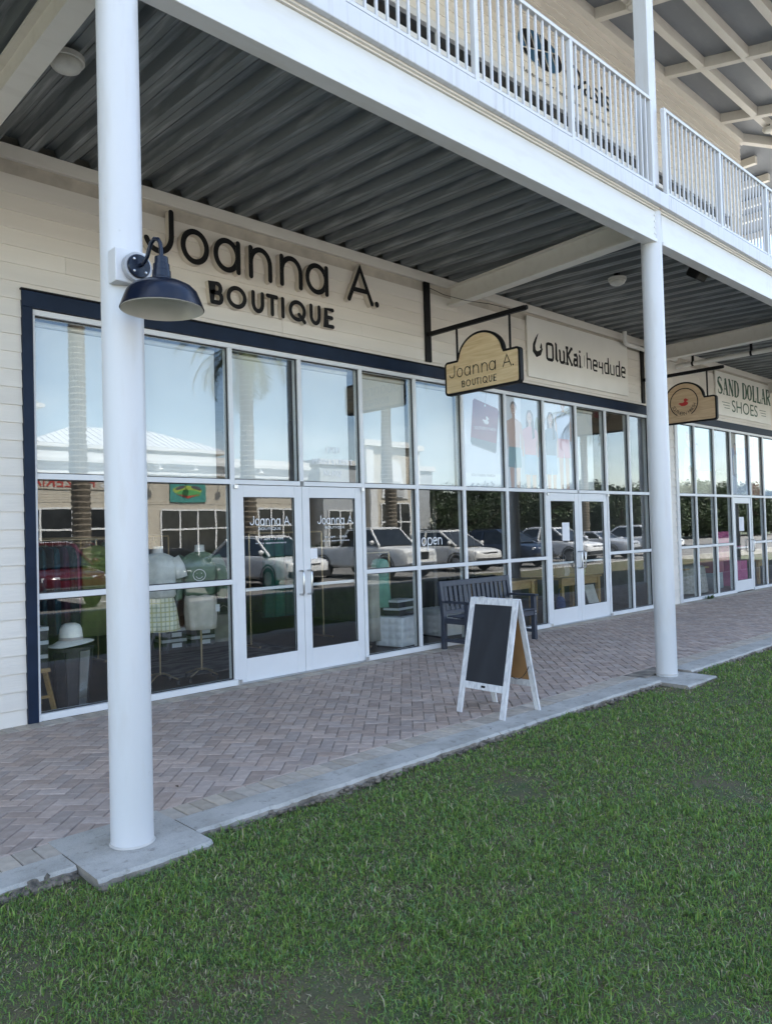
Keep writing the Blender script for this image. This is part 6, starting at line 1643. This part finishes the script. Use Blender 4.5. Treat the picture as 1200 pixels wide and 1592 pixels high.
def tree(x, y, s_, label, k):
    t = thing('broadleaf_tree', label, 'tree', (x, y, -.1), k*1.3, group='trees beyond the parking lot'); OFF[t.name] = Vector((0, 0, 0))
    g = MB(); g.tube([(0, 0, 0), (.1, .05, 1.6*s_), (.05, .1, 3.2*s_), (.1, 0, 5.5*s_)], [.28*s_, .22*s_, .17*s_, .06*s_], 10)
    for i in range(6): a = i*1.05+k; g.tube([(.05, .05, (1.7+.3*i)*s_), (.9*s_*math.cos(a), .9*s_*math.sin(a), (2.8+.35*i)*s_), (2.1*s_*math.cos(a), 2.1*s_*math.sin(a), (3.9+.3*i)*s_)], [.10*s_, .07*s_, .02*s_], 7)
    obj('trunk', g, TBARK, t, smooth=60)
    o = bpy.data.objects.new('crown', CROWNS[k % 3]); C.objects.link(o); o.parent = t; o.location = (0, 0, 3.7*s_); o.scale = (s_, s_, s_*1.02)
rg_ = random.Random(4)
row = [(46.5+k*3.3+rg_.uniform(-.6, .6), -30.5+rg_.uniform(-2.5, 2.5), .60+.011*k+rg_.uniform(-.05, .08)) for k in range(20)]
ordn = ('first', 'second', 'third', 'fourth', 'fifth', 'sixth', 'seventh', 'eighth', 'ninth', 'tenth', 'eleventh', 'twelfth', 'thirteenth', 'fourteenth', 'fifteenth', 'sixteenth', 'seventeenth', 'eighteenth', 'nineteenth', 'twentieth')
for k, (x, y, s_) in enumerate(row): tree(x, y, s_, 'broadleaf tree %s from the gabled shop in the front row of far trees' % ordn[k], k)
for k in range(12): tree(50+k*5.6+rg_.uniform(-1, 1), -39+rg_.uniform(-2, 2), .82+.02*k, 'taller broadleaf tree %s from the gabled shop in the rear row of far trees' % ordn[k], k+1)
# low shrubs on the island
SHRUBM = crown_mesh(77, .5, .32, 26, 40)
for k, x in enumerate((9.5, 13.5, 16.0, 19.0, 24.0, 31.0)):
    o = bpy.data.objects.new('island_shrub', SHRUBM); C.objects.link(o); o.location = (x, -23.4+.2*(k % 2), .25); o.rotation_euler = (0, 0, k); o.scale = (1.3, 1.1, 1); tag(o, ('leftmost', 'second', 'third', 'fourth', 'fifth', 'rightmost')[k]+' low shrub on the planting island', 'shrub', 'shrubs on the planting island')

# ------------------------------------------------------------------ lawn grass
def grass():
    r_ = np.random.default_rng(5)
    n0 = 2700000
    c = np.stack([r_.uniform(-5, 18, n0), r_.uniform(-9.5, -3.24, n0)], 1)
    vx, vy = c[:, 0]-CAM.x, c[:, 1]-CAM.y
    zc = vx*_d.x+vy*_d.y+(-1.66)*_d.z; sx = 600+1188.5*(vx*_r2.x+vy*_r2.y-1.66*_r2.z)/np.maximum(zc, .2); sy = 796-1188.5*(vx*_u2.x+vy*_u2.y-1.66*_u2.z)/np.maximum(zc, .2)
    inv = (zc > .5) & (sx > -160) & (sx < 1360) & (sy < 1760)
    ds = np.hypot(vx, vy); pd = np.where(inv, np.minimum(1, (3.3/np.maximum(ds, .5))**1.6), .06)
    p = c[r_.uniform(0, 1, n0) < pd]
    tuftp = p[r_.uniform(0, 1, len(p)) < .018]; tp = np.repeat(tuftp, 9, 0)+r_.normal(0, .008, (len(tuftp)*9, 2)); ntuft = len(tp)
    p = np.concatenate([p, tp]); istuft = np.arange(len(p)) >= len(p)-ntuft
    # keep off the pads and the kerb
    keep = np.ones(len(p), bool)
    for cx, hw, yi, yo, z in PADS: keep &= ~((abs(p[:, 0]-cx) < hw+.01) & (p[:, 1] > yo-.012))
    keep &= ~((p[:, 1] > -3.31) & (p[:, 0] > 1.4))
    # thin, worn patches
    def fbm(q, s):
        a = q*s; return (np.sin(a[:, 0]*1.3+2.1*np.sin(a[:, 1]*.9+1.3))+np.sin(a[:, 1]*1.7+1.9*np.sin(a[:, 0]*1.1+.4))+.6*np.sin(a[:, 0]*3.7+a[:, 1]*2.9)+.5*np.sin(a[:, 1]*4.3-a[:, 0]*3.1))/3.1
    f1, f2 = fbm(p, 1.7), fbm(p+7.3, 5.2)
    dens = .95+.14*f1+.24*f2-.45*np.clip(1-(-3.30-p[:, 1])/.10, 0, 1)
    keep &= r_.uniform(0, 1, len(p)) < dens
    istuft = istuft[keep]; p = p[keep]; f1 = f1[keep]; f2 = f2[keep]; N = len(p)
    dist = np.hypot(p[:, 0]-CAM.x, p[:, 1]-CAM.y)
    far = np.clip((dist-3)/8, 0, 1)
    hgt = r_.gamma(5, .0038, N)*(1+.30*f2)*(.95+.2*f1)+.006; hgt[istuft] *= 1.55
    wid = r_.uniform(.0013, .0030, N)*(1+1.7*far)
    th = r_.uniform(0, 2*np.pi, N); lean = np.abs(r_.normal(.75, .42, N)); ld = r_.uniform(0, 2*np.pi, N)
    z0 = LAWN_Z+.012*np.sin(p[:, 0]*1.7+p[:, 1]*2.1)+.01*np.sin(p[:, 0]*4.1-p[:, 1]*3.3)-.002
    base = np.column_stack([p, z0]); w = np.column_stack([np.cos(th)*wid, np.sin(th)*wid, 0*wid])
    dirv = np.column_stack([np.cos(ld)*np.sin(lean), np.sin(ld)*np.sin(lean), np.cos(lean)])
    mid = base+np.column_stack([dirv[:, 0]*.35, dirv[:, 1]*.35, np.cos(lean*.5)])*(hgt*.55)[:, None]
    tip = base+np.column_stack([dirv[:, 0]*1.05, dirv[:, 1]*1.05, dirv[:, 2]*.95])*hgt[:, None]
    v = np.stack([base, mid+w, tip, mid-w], 1).reshape(-1, 3)
    me = bpy.data.meshes.new('grass'); nv = N*4; me.vertices.add(nv); me.vertices.foreach_set('co', v.ravel())
    loops = np.arange(nv); me.loops.add(nv); me.loops.foreach_set('vertex_index', loops)
    me.polygons.add(N); me.polygons.foreach_set('loop_start', np.arange(N)*4); me.polygons.foreach_set('loop_total', np.full(N, 4)); me.update(calc_edges=True)
    print('blades', N)
    # each blade its own colour: green, yellow-green, blue-green, straw
    pal = np.array([(.155, .275, .058), (.205, .325, .060), (.130, .250, .085), (.280, .350, .075), (.42, .37, .23), (.24, .195, .13)])
    pr = np.array([.36, .25, .17, .09, .09, .04]); ci = r_.choice(6, N, p=pr)
    straw = r_.uniform(0, 1, N) < np.clip(-.28-(f1*.6+f2*.5), 0, .8)*.8; ci[straw] = r_.choice([4, 5], straw.sum())
    col = pal[ci]*r_.uniform(.75, 1.25, (N, 1)); col = np.repeat(np.column_stack([col, np.ones(N)]), 4, 0)
    at = me.color_attributes.new('Col', 'FLOAT_COLOR', 'POINT'); at.data.foreach_set('color', col.ravel())
    m, n, l, b = nt('grass_blade'); a = n.new('ShaderNodeAttribute'); a.attribute_name = 'Col'; l.new(a.outputs['Color'], b.inputs['Base Color']); b.inputs['Roughness'].default_value = .45; b.inputs['Specular IOR Level'].default_value = .5
    tr = n.new('ShaderNodeBsdfTranslucent'); l.new(a.outputs['Color'], tr.inputs['Color']); ms = n.new('ShaderNodeMixShader'); ms.inputs['Fac'].default_value = .35; l.new(b.outputs['BSDF'], ms.inputs[1]); l.new(tr.outputs['BSDF'], ms.inputs[2]); l.new(ms.outputs['Shader'], n['Material Output'].inputs['Surface'])
    me.materials.append(m); o = bpy.data.objects.new('grass', me); C.objects.link(o); o['kind'] = 'stuff'; o['label'] = 'short green lawn grass with worn straw-coloured patches'; o['category'] = 'grass'
grass()
g = MB()
for k in range(46):
    x, y = random.uniform(.3, 8), random.uniform(-6, -.3)
    onp = y > -3.2; z = .003 if onp else LAWN_Z+.04; a = random.uniform(0, 6.28); r = random.uniform(.01, .024)
    g.poly([(x+r*math.cos(a), y+r*math.sin(a), z), (x+r*.45*math.cos(a+1.4), y+r*.45*math.sin(a+1.4), z+.006), (x-r*math.cos(a), y-r*math.sin(a), z+.002), (x+r*.45*math.cos(a-1.4), y+r*.45*math.sin(a-1.4), z+.004)])
o = obj('leaf_litter', g, mat('dry_leaf', (.075, .05, .03), .8)); o['kind'] = 'stuff'; o['label'] = 'scattered small dry leaves on the lawn and pavers'; o['category'] = 'leaves'
